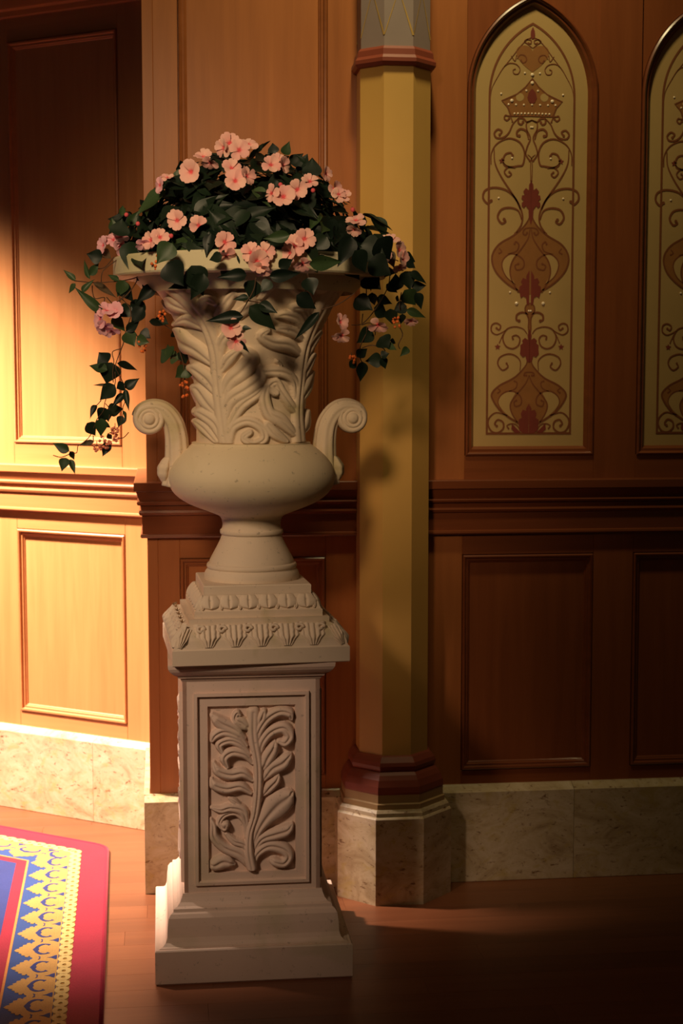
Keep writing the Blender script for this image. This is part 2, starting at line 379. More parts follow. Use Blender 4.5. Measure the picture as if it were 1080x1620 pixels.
S = [ # (origin, half width in detail px, points)
 (Z1, 3, [(228, 760), (240, 650), (290, 550), (330, 488), (370, 462), (420, 470), (448, 505), (435, 540), (405, 540), (396, 515), (412, 505)]),
 (Z1, 3, [(330, 488), (400, 400), (450, 335), (500, 285), (541, 268)]),
 (Z1, 3, [(380, 405), (410, 445), (420, 405)]),
 (Z1, 4, [(541, 350), (505, 320), (480, 300), (500, 284), (528, 292), (526, 315), (508, 312)]),
 (Z1, 4, [(425, 430), (450, 400), (485, 408), (496, 440), (472, 460), (455, 440)]),
 (Z1, 5, [(541, 575), (490, 640), (430, 692), (315, 742), (360, 790), (382, 850)]),
 (Z1, 5, [(541, 857), (375, 855), (345, 850), (335, 872), (355, 888), (372, 872)]),
 (Z1, 4, [(382, 858), (395, 895)]),
 (Z1, 6, [(440, 872), (400, 915), (370, 980), (330, 1015), (280, 1018), (262, 985), (288, 955), (318, 970), (302, 995)]),
 (Z1, 6, [(541, 885), (505, 900), (478, 875), (445, 872), (440, 905), (462, 918), (475, 900)]),
 (Z1, 5, [(541, 888), (503, 905), (503, 955), (530, 1020), (508, 1085), (498, 1140), (528, 1188)]),
 (Z1, 7, [(518, 1030), (500, 970), (460, 952), (432, 972), (432, 1000), (448, 1003)]),
 (Z1, 6, [(240, 1215), (243, 1130), (285, 1060), (370, 1022), (450, 1050), (488, 1125), (478, 1215), (440, 1228), (380, 1235), (340, 1220), (330, 1180), (348, 1140), (385, 1130), (400, 1150)]),
 (Z2, 5, [(400, 115), (345, 112), (318, 145), (345, 180), (370, 162), (355, 145)]),
 (Z2, 3, [(370, 112), (330, 95), (305, 70)]),
 (Z2, 3, [(490, 15), (523, 60), (523, 210)]),
 (Z2, 6, [(240, -25), (248, 80), (300, 190), (380, 310), (430, 390), (456, 470), (448, 540), (405, 605)]),
 (Z2, 7, [(440, 425), (400, 340), (330, 280), (240, 262), (175, 285), (162, 340), (195, 380), (222, 360)]),
 (Z2, 7, [(450, 500), (425, 435), (365, 412), (300, 425), (272, 480), (300, 528), (330, 515), (320, 498)]),
 (Z2, 6, [(510, 420), (505, 490), (460, 560), (390, 620), (290, 680), (240, 750), (235, 820), (270, 900), (350, 980), (440, 1035)]),
 (Z2, 5, [(516, 560), (500, 640), (450, 720), (390, 800), (368, 880), (385, 960), (430, 1035)]),
 (Z2, 5, [(410, 985), (340, 925), (308, 850), (320, 795), (370, 757), (430, 770), (470, 810), (465, 860), (420, 875), (405, 845), (430, 830)]),
 (Z2, 5, [(350, 757), (415, 735), (432, 690), (410, 665), (400, 680)]),
 (Z2, 4, [(285, 712), (305, 740), (285, 752)]), (Z2, 5, [(516, 560), (475, 570), (462, 600), (480, 615), (492, 600)]),
 (Z3, 5, [(499, -5), (470, 15), (465, 55), (490, 110), (490, 180), (495, 230)]),
 (Z3, 7, [(488, 80), (445, 65), (405, 82), (400, 118), (420, 128)]),
 (Z3, 5, [(480, 225), (450, 188), (390, 172), (330, 190), (300, 250), (320, 312), (370, 335), (415, 312), (427, 262), (402, 236), (372, 245), (375, 262)]),
 (Z3, 5, [(320, 200), (255, 230), (215, 205), (218, 160), (250, 145), (282, 165), (272, 195), (252, 182)]),
 (Z3, 3, [(300, 230), (275, 290)]),
 (Z3, 5, [(430, 500), (432, 430), (395, 388), (340, 375), (280, 400), (265, 450), (300, 495), (340, 472), (330, 445)]),
 (Z3, 6, [(485, 410), (470, 465), (390, 550), (280, 610), (223, 670), (235, 725), (290, 800), (370, 860), (435, 895)]),
 (Z3, 5, [(499, 535), (470, 600), (405, 680), (362, 750), (375, 820), (420, 890)]),
 (Z3, 5, [(300, 800), (270, 740), (285, 690), (335, 655), (400, 660), (440, 700), (440, 750), (400, 765), (388, 735), (405, 722)]),
 (Z3, 4, [(350, 655), (400, 630), (410, 590), (390, 578)]), (Z3, 4, [(265, 630), (285, 650), (268, 665)]),
 (Z3, 5, [(499, 510), (470, 515), (462, 535), (478, 535)]),
 (Z3, 6, [(340, 835), (260, 812), (210, 845), (196, 895), (222, 950), (270, 962), (310, 930), (308, 885), (270, 866), (247, 895), (262, 912)]),
 (Z3, 4, [(440, 950), (410, 905), (370, 895), (338, 910), (350, 930)]),
]
FILL_MID = [(Z1, [(541, 372), (525, 345), (490, 330), (450, 333), (425, 352), (420, 385), (430, 420), (455, 455), (490, 490), (541, 530)]),
 (Z1, [(541, 575), (490, 640), (430, 692), (315, 742), (360, 790), (382, 857), (541, 857)]),
 (Z2, [(519, 500), (505, 490), (460, 560), (390, 620), (290, 680), (240, 750), (235, 820), (270, 900), (350, 980), (440, 1040), (519, 1060)]),
 (Z3, [(499, 0), (470, 15), (465, 55), (490, 110), (490, 230), (499, 230)]),
 (Z3, [(499, 410), (485, 410), (470, 465), (390, 550), (280, 610), (223, 670), (235, 725), (290, 800), (370, 860), (435, 895), (499, 900)])]
FILL_HOLE = [(Z2, [(405, 768), (370, 760), (325, 790), (310, 850), (340, 925), (405, 985), (380, 930), (370, 880), (385, 820)]),
 (Z3, [(395, 665), (335, 657), (285, 690), (272, 740), (320, 810), (405, 870), (372, 815), (362, 750), (380, 700)]),
 (Z1, [(450 + 30 * cos(a * pi / 5), 715 + 30 * sin(a * pi / 5)) for a in range(10)])]
FILL_RED = [(Z2, [(521, 210), (503, 240), (501, 282), (480, 265), (460, 290), (470, 318), (452, 320), (447, 345), (466, 362), (450, 375), (449, 398), (465, 415), (480, 398), (500, 425), (503, 480), (519, 540)]),
 (Z2, [(513, 878), (490, 920), (490, 946), (465, 935), (450, 965), (462, 985), (440, 1000), (438, 1030), (450, 1085), (470, 1072), (490, 1085), (495, 1130), (513, 1140)]),
 (Z3, [(501, 190), (483, 235), (488, 270), (465, 255), (443, 275), (450, 295), (430, 310), (432, 340), (428, 375), (450, 400), (470, 390), (480, 430), (501, 440)]),
 (Z3, [(498, 745), (478, 785), (482, 800), (455, 790), (440, 820), (448, 850), (425, 865), (425, 905), (430, 945), (460, 965), (498, 970)]),
 (Z1, [(541, 190), (526, 225), (524, 255), (533, 280), (541, 282)]),
 (Z1, [(541, 650), (515, 680), (505, 720), (520, 755), (541, 765)]),
 (Z3, [(375, 895), (400, 920), (440, 960), (400, 965), (370, 935)])]
SPRIG = [(Z2, 298, 62), (Z3, 262, 322)]
def half(pts, o): 
    c = CX[o]; return [(uv(x, y, o)[0] - (uv(c, y, o)[0]), uv(x, y, o)[1]) for x, y in pts]
def area(P): return sum(P[i - 1][0] * P[i][1] - P[i][0] * P[i - 1][1] for i in range(len(P)))
K = 1 / 4.696 * 0.00184
def poly_fill(V, F, pts, h):
    from mathutils.geometry import tessellate_polygon
    b0 = len(V); V.extend((p[0], -h, p[1]) for p in pts)
    for t in tessellate_polygon([[Vector((p[0], p[1], 0)) for p in pts]]): F.append(tuple(b0 + i for i in t))
def stencil_meshes():
    out = []
    specs = (('silhouette_fill', FILL_MID, .0006), ('opening_fill', FILL_HOLE, .0009), ('palmette', FILL_RED, .0014))
    for nm, fl, h in specs:
        V, F = [], []
        for o, pts in fl:
            hp = half(pts, o)
            if nm == 'silhouette_fill' and len(pts) > 7: hp = catmull(hp, 3)
            if nm == 'opening_fill': hp = catmull(hp, 3, True)
            poly_fill(V, F, hp, h); poly_fill(V, F, [(-a, b) for a, b in hp], h)
        out.append([nm, V, F])
    V, F = [], []
    for o, wd, pts in S:
        hp = half(pts, o) if pts[0] == (541, 575) else catmull(half(pts, o), 7)
        for s in (1, -1): ribbon(V, F, [(s * a, b) for a, b in hp], wd * K * 1.1, .0011)
    out.append(['scrollwork', V, F])
    V, F = out[2][1], out[2][2]
    for o, x, y in SPRIG:
        c = half([(x, y)], o)[0]
        for s in (1, -1):
            P = []
            for k in range(10): a = pi / 2 + 2 * pi * k / 10; r = (0.0095 if k % 2 == 0 else 0.0045); P.append((s * c[0] + r * cos(a), c[1] + r * sin(a)))
            poly_fill(V, F, P, .0011)
    return out
STEN = {n: mesh(n, V, F) for n, V, F in stencil_meshes()}
for n, k in (('silhouette_fill', 'paint_mid'), ('opening_fill', 'cream'), ('palmette', 'paint_red'), ('scrollwork', 'paint_dark')):
    me = STEN[n]; me.materials.append(M[k])
    bm = bmesh.new(); bm.from_mesh(me)
    for f in bm.faces:
        f.normal_update()
        if f.normal.y > 0: f.normal_flip()
    bm.to_mesh(me); bm.free()
def bord_me():
    V, F = [], []
    o = arch_outline(0, .1265, 1.3125, 2.276, 2.482); i = offset_poly(o, .0062); n = len(o)
    V = [(a, -.001, b) for a, b in o] + [(a, -.001, b) for a, b in i]
    F = [(k, (k + 1) % n, (k + 1) % n + n, k + n) for k in range(n)]
    return mesh('border_line', V, F)
BORD = bord_me(); BORD.materials.append(M['paint_dark'])
def pearl_me(r):
    bm = bmesh.new(); bmesh.ops.create_uvsphere(bm, u_segments=10, v_segments=6, radius=r)
    for v in bm.verts: v.co.y *= 0.5
    me = bpy.data.meshes.new('pearl'); bm.to_mesh(me); bm.free(); me.shade_smooth(); me.materials.append(M['pearl']); return me
PS, PB = pearl_me(.0032), pearl_me(.0053)
PEARL = [(Z1, 485, 536, 0), (Z1, 541, 549, 1), (Z1, 541, 610, 1), (Z1, 310, 690, 0), (Z1, 535, 940, 0), (Z1, 397, 1170, 0), (Z1, 390, 742, 1), (Z1, 366, 770, 0), (Z1, 422, 772, 0),
         (Z1, 480, 773, 0), (Z1, 541, 773, 0), (Z1, 498, 668, 0), (Z2, 278, 340, 0), (Z2, 370, 1042, 0), (Z2, 420, 1126, 1), (Z3, 506, 55, 0)] + [(Z1, 541 - 26 * k, 838, 0) for k in range(6)]
ARCH_OUT = lambda cx: arch_outline(cx, .191, 1.2505, 2.28, 2.557)
AMOULD = [(.0, -.008), (.0015, -.008), (.002, .004), (.007, .007), (.011, .004), (.013, -.002), (.0145, -.0025), (.020, -.003), (.023, -.009), (.0285, -.016)]
for cx, sub in ((1.058, True), (1.566, True)):
    # spandrel board with the arch cut out
    out = ARCH_OUT(cx)
    top = [p for p in out if p[1] >= 2.28 - 1e-6]
    right = [p for p in top if p[0] >= cx - 1e-6]; left = [p for p in top if p[0] <= cx + 1e-6]
    for side, arc in (('r', right), ('l', left)):
        e = cx + .191 if side == 'r' else cx - .191
        V, F = [], []
        for (u, v) in arc: V += [(u, .006, v), (u, .006, 2.63), ]
        for k in range(len(arc) - 1): F.append((2 * k, 2 * k + 2, 2 * k + 3, 2 * k + 1))
        m_ = fix(mesh('spandrel', V, F))
        o = link('spandrel', m_, M['dark_v'], wall_back)
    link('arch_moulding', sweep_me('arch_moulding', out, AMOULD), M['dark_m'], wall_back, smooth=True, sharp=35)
    pan = link('painted_panel', plate_me('painted_panel', offset_poly([(a - cx, b) for a, b in out], .025), -.024, -.0155), M['cream'], wall_back, loc=(cx, 0, 0))
    pan['label'] = 'cream pointed-arch panel painted with russet crown and scrollwork'
    for n in ('silhouette_fill', 'opening_fill', 'palmette', 'scrollwork'):
        link(n, STEN[n], None, pan, loc=(0, .0155, 0))
    link('border_line', BORD, None, pan, loc=(0, .0155, 0))
    for o_, x, y, big in PEARL:
        c = half([(x, y)], o_)[0]
        for s in ((1, -1) if abs(c[0]) > .002 else (1,)):
            link('pearl', PB if big else PS, None, pan, loc=(s * c[0], .0155 - .0008, c[1]))

# chair rail of the bay, returning round its left end
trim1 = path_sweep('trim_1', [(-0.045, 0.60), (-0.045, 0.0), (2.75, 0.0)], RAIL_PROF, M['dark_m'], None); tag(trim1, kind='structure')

# left wall, turned 34.9 degrees; local x runs along it to the corner, -y faces the room
TH = radians(-34.9)
wall_left = link('wall_left', box_me('wall_left', -2.2, 0.06, 0.026, 0.15, 0, 3.3), M['wood_v']); tag(wall_left, kind='structure')
off = Vector((-.045, .567, 0)) + Vector((sin(TH), -cos(TH), 0)) * -0.036
LW = dict(loc=off, rz=TH); wall_left.location = off; wall_left.rotation_euler = (0, 0, TH)
for (a, b) in ((-.128, .04), (-.690, -.575), (-1.25, -1.137), (-2.2, -1.7)):
    wbox('stile', a, b, 1.15, 3.3, -.026, 0, M['wood_v'], wall_left)
for (a, b) in ((-.120, .04), (-.690, -.570), (-1.25, -1.137), (-2.2, -1.7)):
    wbox('stile', a, b, .27, 1.10, -.026, 0, M['wood_v'], wall_left)
for (a, b) in ((-.575, -.128), (-1.137, -.690), (-1.7, -1.25)):
    wbox('rail', a, b, 1.15, 1.253, -.026, 0, M['wood_h'], wall_left)
    wbox('rail', a, b, 2.576, 3.3, -.026, 0, M['wood_h'], wall_left)
    framed_panel(a, b, 1.253, 2.576, wall_left, 'wood')
for (a, b) in ((-.570, -.120), (-1.137, -.690), (-1.7, -1.25)):
    wbox('rail', a, b, .964, 1.10, -.026, 0, M['wood_h'], wall_left)
    wbox('rail', a, b, .27, .335, -.026, 0, M['wood_h'], wall_left)
    framed_panel(a, b, .335, .964, wall_left, 'wood')
trim2 = path_sweep('trim_2', [(-2.2, 0), (0.045, 0)], RAIL_PROF, M['wood_m'], None); tag(trim2, kind='structure')
trim2.location = off; trim2.rotation_euler = (0, 0, TH)
CROWN = [(2.652, 0), (2.655, .012), (2.67, .016), (2.675, .03), (2.71, .045), (2.75, .05), (2.76, .07), (2.80, .075), (2.81, 0)]
trim3 = path_sweep('trim_3', [(-2.2, 0), (0.045, 0)], CROWN, M['wood_m'], None); tag(trim3, kind='structure')
trim3.location = off; trim3.rotation_euler = (0, 0, TH)

# granite skirting slabs
def slab_row(root, joints, w1, h=.2845, side_left=0):
    for a, b in zip(joints[:-1], joints[1:]):
        x0, x1 = a + .0006, b - .0006
        prof = [(0, 0), (0, w1 - .002), (.002, w1), (h - .016, w1), (h - .004, .010), (h, .006), (h, 0)]
        V = [(x, -w_, z) for x in (x0, x1) for z, w_ in prof]; n = len(prof)
        F = [(k, k + 1, n + k + 1, n + k) for k in range(n - 1)] + [(n - 1, 0, n, 2 * n - 1)] + [tuple(range(n))[::-1], tuple(range(n, 2 * n))]
        link('granite_slab', fix(mesh('granite_slab', V, F)), M['marble'], root)
bbk = tag(empty('baseboard_back'), kind='structure'); slab_row(bbk, [-.062, .595, 1.195, 1.795, 2.395, 2.75], .038)
link('granite_slab', box_me('granite_slab', -.0625, -.046, -.0, .56, 0, .283, .001), M['marble'], bbk)
bbl = tag(empty('baseboard_left'), kind='structure'); slab_row(bbl, [-2.2, -2.04, -1.44, -.84, -.238, .03], .036)
bbl.location = off; bbl.rotation_euler = (0, 0, TH)

# ------------------------------------------------------------------ octagonal column
colm = empty('octagonal_column', (.649, -.046, 0)); tag(colm, 'ochre octagonal column with oxblood rings on a granite base, right of the urn', 'column')
A8 = pi / 8
link('stone_base', prism_me('stone_base', [(.164, 0), (.164, .246), (.161, .25), (.158, .252), (.157, .262), (.151, .270)], 8, A8), M['marble'], colm)
link('tan_plinth', prism_me('tan_plinth', [(.146, .268), (.146, .284), (.141, .287), (.141, .310)], 8, A8), M['tan'], colm)
link('base_moulding', prism_me('base_moulding', [(.140, .308), (.142, .316), (.141, .332), (.134, .350), (.126, .362), (.120, .368), (.116, .371), (.119, .376), (.121, .386), (.118, .396), (.106, .410), (.100, .413)], 8, A8), M['redbrown'], colm)
link('shaft', prism_me('shaft', [(.098, .40), (.098, 2.335)], 8, A8), M['yellow'], colm)
link('neck_ring', prism_me('neck_ring', [(.098, 2.322), (.106, 2.324), (.112, 2.333), (.112, 2.343), (.106, 2.352), (.104, 2.368), (.098, 2.376)], 8, A8), M['redbrown'], colm)
cap_ = link('capital', prism_me('capital', [(.096, 2.37), (.096, 3.1)], 8, A8), M['mauve'], colm)
for k in range(8):
    a = k * pi / 4; V, F = [], []; s = .096 * tan(pi / 8)
    for pts in ([(-s, 2.405), (0, 2.525), (s, 2.405)], [(-s, 2.645), (0, 2.525), (s, 2.645)], ):
        ribbon(V, F, pts, .0028, .0970, blob=False)
    o = link('gold_zigzag', mesh('gold_zigzag', V, F), M['gold'], cap_, rot=(0, 0, a))

# ------------------------------------------------------------------ rug
rug = empty('patterned_rug', (-.163, .39, 0)); RT_ = radians(-91.35)
# local x = along right edge toward camera, local y = inward (to the left in the picture)
tag(rug, 'royal blue rug with crimson edge and gold palmette border on the wooden floor', 'rug')
def place_frame(origin, direction):
    d = Vector(direction).normalized(); return Vector(origin), d, Vector((d.y, -d.x))
C0 = Vector((-.179, .405)); dR = Vector((.030, -1.29)).normalized(); inR = Vector((dR.y, -dR.x))     # inward = left
dT = Vector((-.815, .579)).normalized(); inT = Vector((-dT.y, dT.x))
def inner(d):   # corner point offset inward by d from both edges
    A = Matrix(((dR.x, -dT.x), (dR.y, -dT.y))); rhs = (inT - inR) * d; s = A.inverted() @ rhs
    return C0 + inR * d + dR * s.x
RO = Vector((-.163, .39))
LB, LTp = 1.75, 1.25
def band(d0, d1, z, nm, mat, rounded=False):
    a, b = inner(d0), inner(d1)
    Rp = [a + dR * LB, b + dR * LB]; Tp = [a + dT * LTp, b + dT * LTp]
    if rounded:
        r = .05; arc = []
        p0, p1 = a + dT * r, a + dR * r
        for k in range(7): t = k / 6; arc.append((1 - t) ** 2 * p0 + 2 * t * (1 - t) * a + t * t * p1)
        out = [Tp[0]] + arc + [Rp[0]]
    else: out = [Tp[0], a, Rp[0]]
    inn = [Rp[1], b, Tp[1]]
    P = [p - RO for p in out + inn]; n = len(P)
    V = [(p.x, p.y, z) for p in P] + [(p.x, p.y, 0) for p in P]
    F = [tuple(range(n))[::-1]] + [(k, (k + 1) % n, (k + 1) % n + n, k + n) for k in range(n)]
    return link(nm, fix(mesh(nm, V, F)), M[mat], rug)
band(0, .0855, .011, 'crimson_border', 'c_red', True)
band(.085, .1175, .0112, 'braid_ground', 'c_dgold'); band(.117, .2405, .0113, 'blue_ground', 'c_blue2')
band(.240, .2465, .0118, 'orange_line', 'c_orange'); band(.246, .277, .0114, 'crimson_stripe', 'c_red')
b = inner(.2765); P = [b, b + dR * LB, b + dR * LB + Vector((-1.4, 0)), b + dT * LTp + Vector((-.1, -.5)), b + dT * LTp]
P = [p - RO for p in P]; n = len(P)
link('blue_field', fix(mesh('blue_field', [(p.x, p.y, .0112) for p in P] + [(p.x, p.y, 0) for p in P], [tuple(range(n))] + [(k, (k + 1) % n, (k + 1) % n + n, k + n) for k in range(n)])), M['c_blue'], rug)
# bound edge: a raised roll along the rug's rim
e = inner(.006); pth = [e + dT * LTp, e + dT * .05] + [(1 - t) ** 2 * (e + dT * .05) + 2 * t * (1 - t) * e + t * t * (e + dR * .05) for t in (.25, .5, .75)] + [e + dR * .05, e + dR * LB]
V, F = tube_me('edge_binding', [(p.x - RO.x, p.y - RO.y, .0068) for p in pth], .0065, 10)
link('edge_binding', fix(mesh('edge_binding', V, F)), M['c_red'], rug, smooth=True)
def extr(name, polys, z0, z1):
    V, F = [], []
    from mathutils.geometry import tessellate_polygon
    for P in polys:
        b0 = len(V); n = len(P); V += [(p[0], p[1], z1) for p in P] + [(p[0], p[1], z0) for p in P]
        for t in tessellate_polygon([[Vector((p[0], p[1], 0)) for p in P]]): F.append(tuple(b0 + i for i in t))
        F += [(b0 + k, b0 + (k + 1) % n, b0 + (k + 1) % n + n, b0 + k + n) for k in range(n)]
    return fix(mesh(name, V, F))
hp = [(.1145, 0), (.108, .010), (.100, .013), (.103, .020), (.094, .026), (.094, .036), (.085, .038), (.084, .048), (.077, .050), (.075, .044), (.072, .043), (.070, .052), (.066, .055), (.064, .060), (.0, .060)]
PAL = extr('gold_palmette', [[(t, s) for t, s in hp] + [(t, -s) for t, s in hp[::-1][:-1]]], .010, .0121)
def cshape():
    o, i = [], []
    for k in range(15):
        a = radians(52 + (360 - 104) * k / 14); wv = .0048 if 2 < k < 12 else .003
        if k in (0, 14): wv = .0055
        if k == 7: wv = .0085
        cx_, cy_ = .030 + .021 * cos(a), .034 * sin(a); o.append((cx_ + wv * cos(a), cy_ + wv * sin(a))); i.append((cx_ - wv * cos(a), cy_ - wv * sin(a)))
    return o + i[::-1]
CSH = extr('blue_crescent', [[(.038 - (x - .030), y) for x, y in cshape()]], .0121, .0126)
WED = extr('blue_wedge', [[(.003, .0), (.004, .014), (.009, .012), (.018, .003), (.028, .0), (.018, -.003), (.009, -.012), (.004, -.014)], [(.0505, -.012), (.044, -.007), (.0455, 0), (.044, .007), (.0505, .012), (.047, .0)]], .0121, .0126)
for P_ in (PAL, CSH, WED): P_.shade_flat()
def link_ring(a, b_, w_, z0, z1, n=16):
    V = []
    for r, z in ((1, z0), (1, z1), (w_, z1), (w_, z0)):
        for k in range(n): q = 2 * pi * k / n; V.append((a * r * cos(q), b_ * r * sin(q), z))
    F = []
    for s in range(3):
        for k in range(n): j = (k + 1) % n; F.append((s * n + k, s * n + j, (s + 1) * n + j, (s + 1) * n + k))
    return fix(mesh('braid_link', V, F))
BRD = link_ring(.0180, .0225, .30, .010, .0128)
for me, k in ((PAL, 'c_gold'), (CSH, 'c_blue'), (WED, 'c_blue'), (BRD, 'c_yel')): me.materials.append(M[k])
for dd, inn, L, s0, bs in ((dR, inR, 1.5, .145, .06), (dT, inT, 1.2, .185, .075)):
    ang = atan2(inn.y, inn.x)
    mir = 1
    s = s0; i = 0
    while s < L:
        p = C0 + dd * s + inn * .119 - RO
        g = link('gold_palmette', PAL, None, rug, loc=(p.x, p.y, 0), rot=(0, 0, ang))
        link('blue_crescent', CSH, None, g); 
        q = link('blue_wedge', WED, None, g, loc=(0, .060, 0))
        s += .12; i += 1
    s = bs
    while s < L + .2:
        p = C0 + dd * s + inn * .1015 - RO
        link('braid_link', BRD, None, rug, loc=(p.x, p.y, 0), rot=(0, 0, ang)); s += .040
# corner palmette
bis = (inR + inT).normalized(); p = inner(.119) - RO
g = link('gold_palmette', PAL, None, rug, loc=(p.x, p.y, -.0002), rot=(0, 0, atan2(bis.y, bis.x)))
link('blue_crescent', CSH, None, g)

# ------------------------------------------------------------------ carved relief from strokes
def stroke_field(X, Y, strokes, n=9, groove=0.22, fat=1.0):
    H = np.zeros_like(X)
    for st in strokes:
        pts = np.array(catmull([p if len(p) == 3 else (*p, 20) for p in st], n)); pts[:, 2] = np.maximum(pts[:, 2], 8) * fat
        x0, x1, y0, y1 = pts[:, 0].min() - pts[:, 2].max(), pts[:, 0].max() + pts[:, 2].max(), pts[:, 1].min() - pts[:, 2].max(), pts[:, 1].max() + pts[:, 2].max()
        sel = np.where((X > x0) & (X < x1) & (Y > y0) & (Y < y1))
        if len(sel[0]) == 0: continue
        gx, gy = X[sel], Y[sel]; best = np.full(gx.shape, 9.0); bw = np.ones_like(gx); tt = np.zeros_like(gx)
        # dense resample
        seg = np.linspace(0, len(pts) - 1, len(pts) * 3); ii = np.floor(seg).astype(int).clip(0, len(pts) - 2); fr = (seg - ii)[:, None]
        D = pts[ii] * (1 - fr) + pts[ii + 1] * fr; m = len(D)
        for k, (px, py, pw) in enumerate(D):
            q = np.hypot(gx - px, gy - py) / max(pw, 1.0); u = q < best
            best[u] = q[u]; bw[u] = pw; tt[u] = k / m
        q = best.clip(0, 1)
        h = np.sqrt(1 - q ** 2.6) ** 0.7 * (0.5 + 0.5 * (bw / 45.0).clip(0, 1.2))
        h = h * (0.75 + 0.35 * tt) - groove * np.exp(-(best / 0.22) ** 2) * (q < 1) * (0.4 + 0.6 * np.sin(np.pi * tt))
        H[sel] = np.maximum(H[sel], h)
    return H
A_ = lambda L: [(x, y, w_) for x, y, w_ in L]
B_ = lambda L: [(x, y + 877.5, w_) for x, y, w_ in L]
DIE = [A_([(545, 150, 60), (545, 400, 55), (590, 700, 45), (590, 977, 45), (560, 1227, 40), (500, 1437, 35), (490, 1627, 45), (520, 1810, 50)]),
 B_([(535, 700, 20), (590, 540, 45), (680, 400, 80), (800, 270, 120), (890, 200, 90), (945, 140, 20)]),
 B_([(545, 760, 15), (630, 630, 45), (780, 580, 62), (890, 545, 60), (950, 480, 20)]),
 B_([(540, 930, 18), (580, 790, 38), (700, 710, 55), (850, 740, 60), (915, 820, 52), (860, 895, 48), (760, 875, 42), (730, 850, 20)]),
 A_([(645, 1040, 15), (710, 960, 50), (780, 885, 45), (812, 820, 12)]),
 A_([(645, 880, 15), (740, 760, 62), (850, 700, 70), (900, 645, 50), (942, 600, 12)]),
 A_([(630, 780, 12), (690, 650, 62), (750, 545, 58), (772, 460, 12)]),
 A_([(610, 600, 22), (640, 470, 45), (730, 360, 52), (860, 320, 58), (930, 400, 55), (880, 475, 45), (815, 460, 22)]),
 A_([(575, 520, 20), (600, 360, 42), (690, 220, 50), (820, 145, 50), (930, 165, 45), (950, 225, 22)]),
 A_([(590, 330, 20), (635, 210, 45), (655, 140, 30)]),
 A_([(500, 320, 25), (420, 260, 60), (350, 210, 35), (370, 150, 30), (400, 170, 18)]),
 A_([(450, 420, 22), (330, 320, 60), (200, 250, 62), (110, 170, 25)]),
 A_([(470, 500, 20), (380, 395, 45), (240, 345, 50), (145, 375, 46), (105, 435, 22)]),
 A_([(500, 590, 20), (400, 485, 40), (290, 440, 42), (185, 475, 42), (205, 555, 25)]),
 A_([(530, 690, 20), (450, 600, 40), (320, 565, 50), (235, 620, 48), (265, 720, 22)]),
 A_([(530, 870, 25), (430, 795, 50), (300, 805, 55), (170, 760, 50), (120, 670, 18)]),
 B_([(510, 130, 25), (400, 60, 48), (250, 75, 52), (125, 30, 48), (95, -30, 18)]),
 B_([(470, 500, 20), (430, 330, 50), (300, 280, 45), (190, 300, 35), (90, 275, 14)]),
 B_([(440, 300, 18), (340, 220, 30), (280, 180, 12)]),
 B_([(465, 610, 22), (445, 450, 24), (350, 345, 28), (230, 360, 30), (175, 440, 30), (225, 500, 30), (240, 460, 42)]),
 B_([(480, 910, 30), (400, 790, 60), (220, 700, 52), (120, 580, 48), (110, 470, 34), (85, 400, 16)]),
 B_([(500, 830, 20), (440, 690, 38), (330, 640, 38), (250, 560, 20)]),
 B_([(330, 890, 20), (220, 860, 70), (130, 890, 58), (72, 880, 20)])]
RX0, RX1, RZ0, RZ1 = -.107, .107, .255, .673
nx, nz = 130, 250
gx = np.linspace(0, 1, nx); gz = np.linspace(0, 1, nz); GX, GZ = np.meshgrid(gx, gz)
FX = 65 + GX * (985 - 65); FY = 80 + (1 - GZ) * (1850 - 80)
Hf = stroke_field(FX, FY, DIE, fat=1.18)
edge = np.minimum(np.minimum(GX, 1 - GX) * .214, np.minimum(GZ, 1 - GZ) * .418)
Hf = Hf * (edge / .004).clip(0, 1)
V = [(RX0 + (RX1 - RX0) * GX[j, i], -(-.0125 + .0225 * Hf[j, i]), RZ0 + (RZ1 - RZ0) * GZ[j, i]) for j in range(nz) for i in range(nx)]
F = [(j * nx + i, j * nx + i + 1, (j + 1) * nx + i + 1, (j + 1) * nx + i) for j in range(nz - 1) for i in range(nx - 1)]
RELIEF = mesh('carved_relief', V, F); RELIEF.materials.append(M['stone_ped']); RELIEF.shade_smooth()

# ------------------------------------------------------------------ pedestal
ped = empty('stone_pedestal', (.212, -.468, 0)); tag(ped, 'square carved stone pedestal with leaf relief panel, standing on the floor under the urn', 'pedestal')
Q4 = pi / 4
link('plinth', prism_me('plinth', [(.239, 0), (.2425, .004), (.2425, .084), (.240, .087), (.10, .0875)], 4, Q4), M['stone_ped'], ped)
link('base_moulding', prism_me('base_moulding', [(.232, .086), (.232, .0885), (.224, .090), (.2165, .097), (.2125, .108), (.211, .135), (.2085, .155), (.203, .164), (.197, .168), (.196, .1745), (.187, .178), (.180, .186), (.175, .198), (.173, .206), (.1, .206)], 4, Q4), M['stone_ped'], ped)
link('shaft', prism_me('shaft', [(.157, .19), (.157, .75)], 4, Q4), M['stone_ped'], ped)
NEST = [(-.169, .169, .204, .742, -.01), (-.169, .169, .204, .742, 0), (-.1425, .1425, .224, .709, 0), (-.1415, .1415, .225, .708, .0075), (-.134, .134, .2325, .7005, .0080), (-.131, .131, .2355, .6975, -.001),
        (-.1085, .1085, .2535, .6745, -.001), (-.107, .107, .255, .673, -.0130)]
V = []; F = []
for (a, b_, c_, d_, h) in NEST: V += [(a, -h, c_), (b_, -h, c_), (b_, -h, d_), (a, -h, d_)]
for s in range(len(NEST) - 1):
    for k in range(4): F.append((4 * s + k, 4 * s + (k + 1) % 4, 4 * s + 4 + (k + 1) % 4, 4 * s + 4 + k))
PF = mesh('panel_frame', V, F); PF.materials.append(M['stone_ped'])
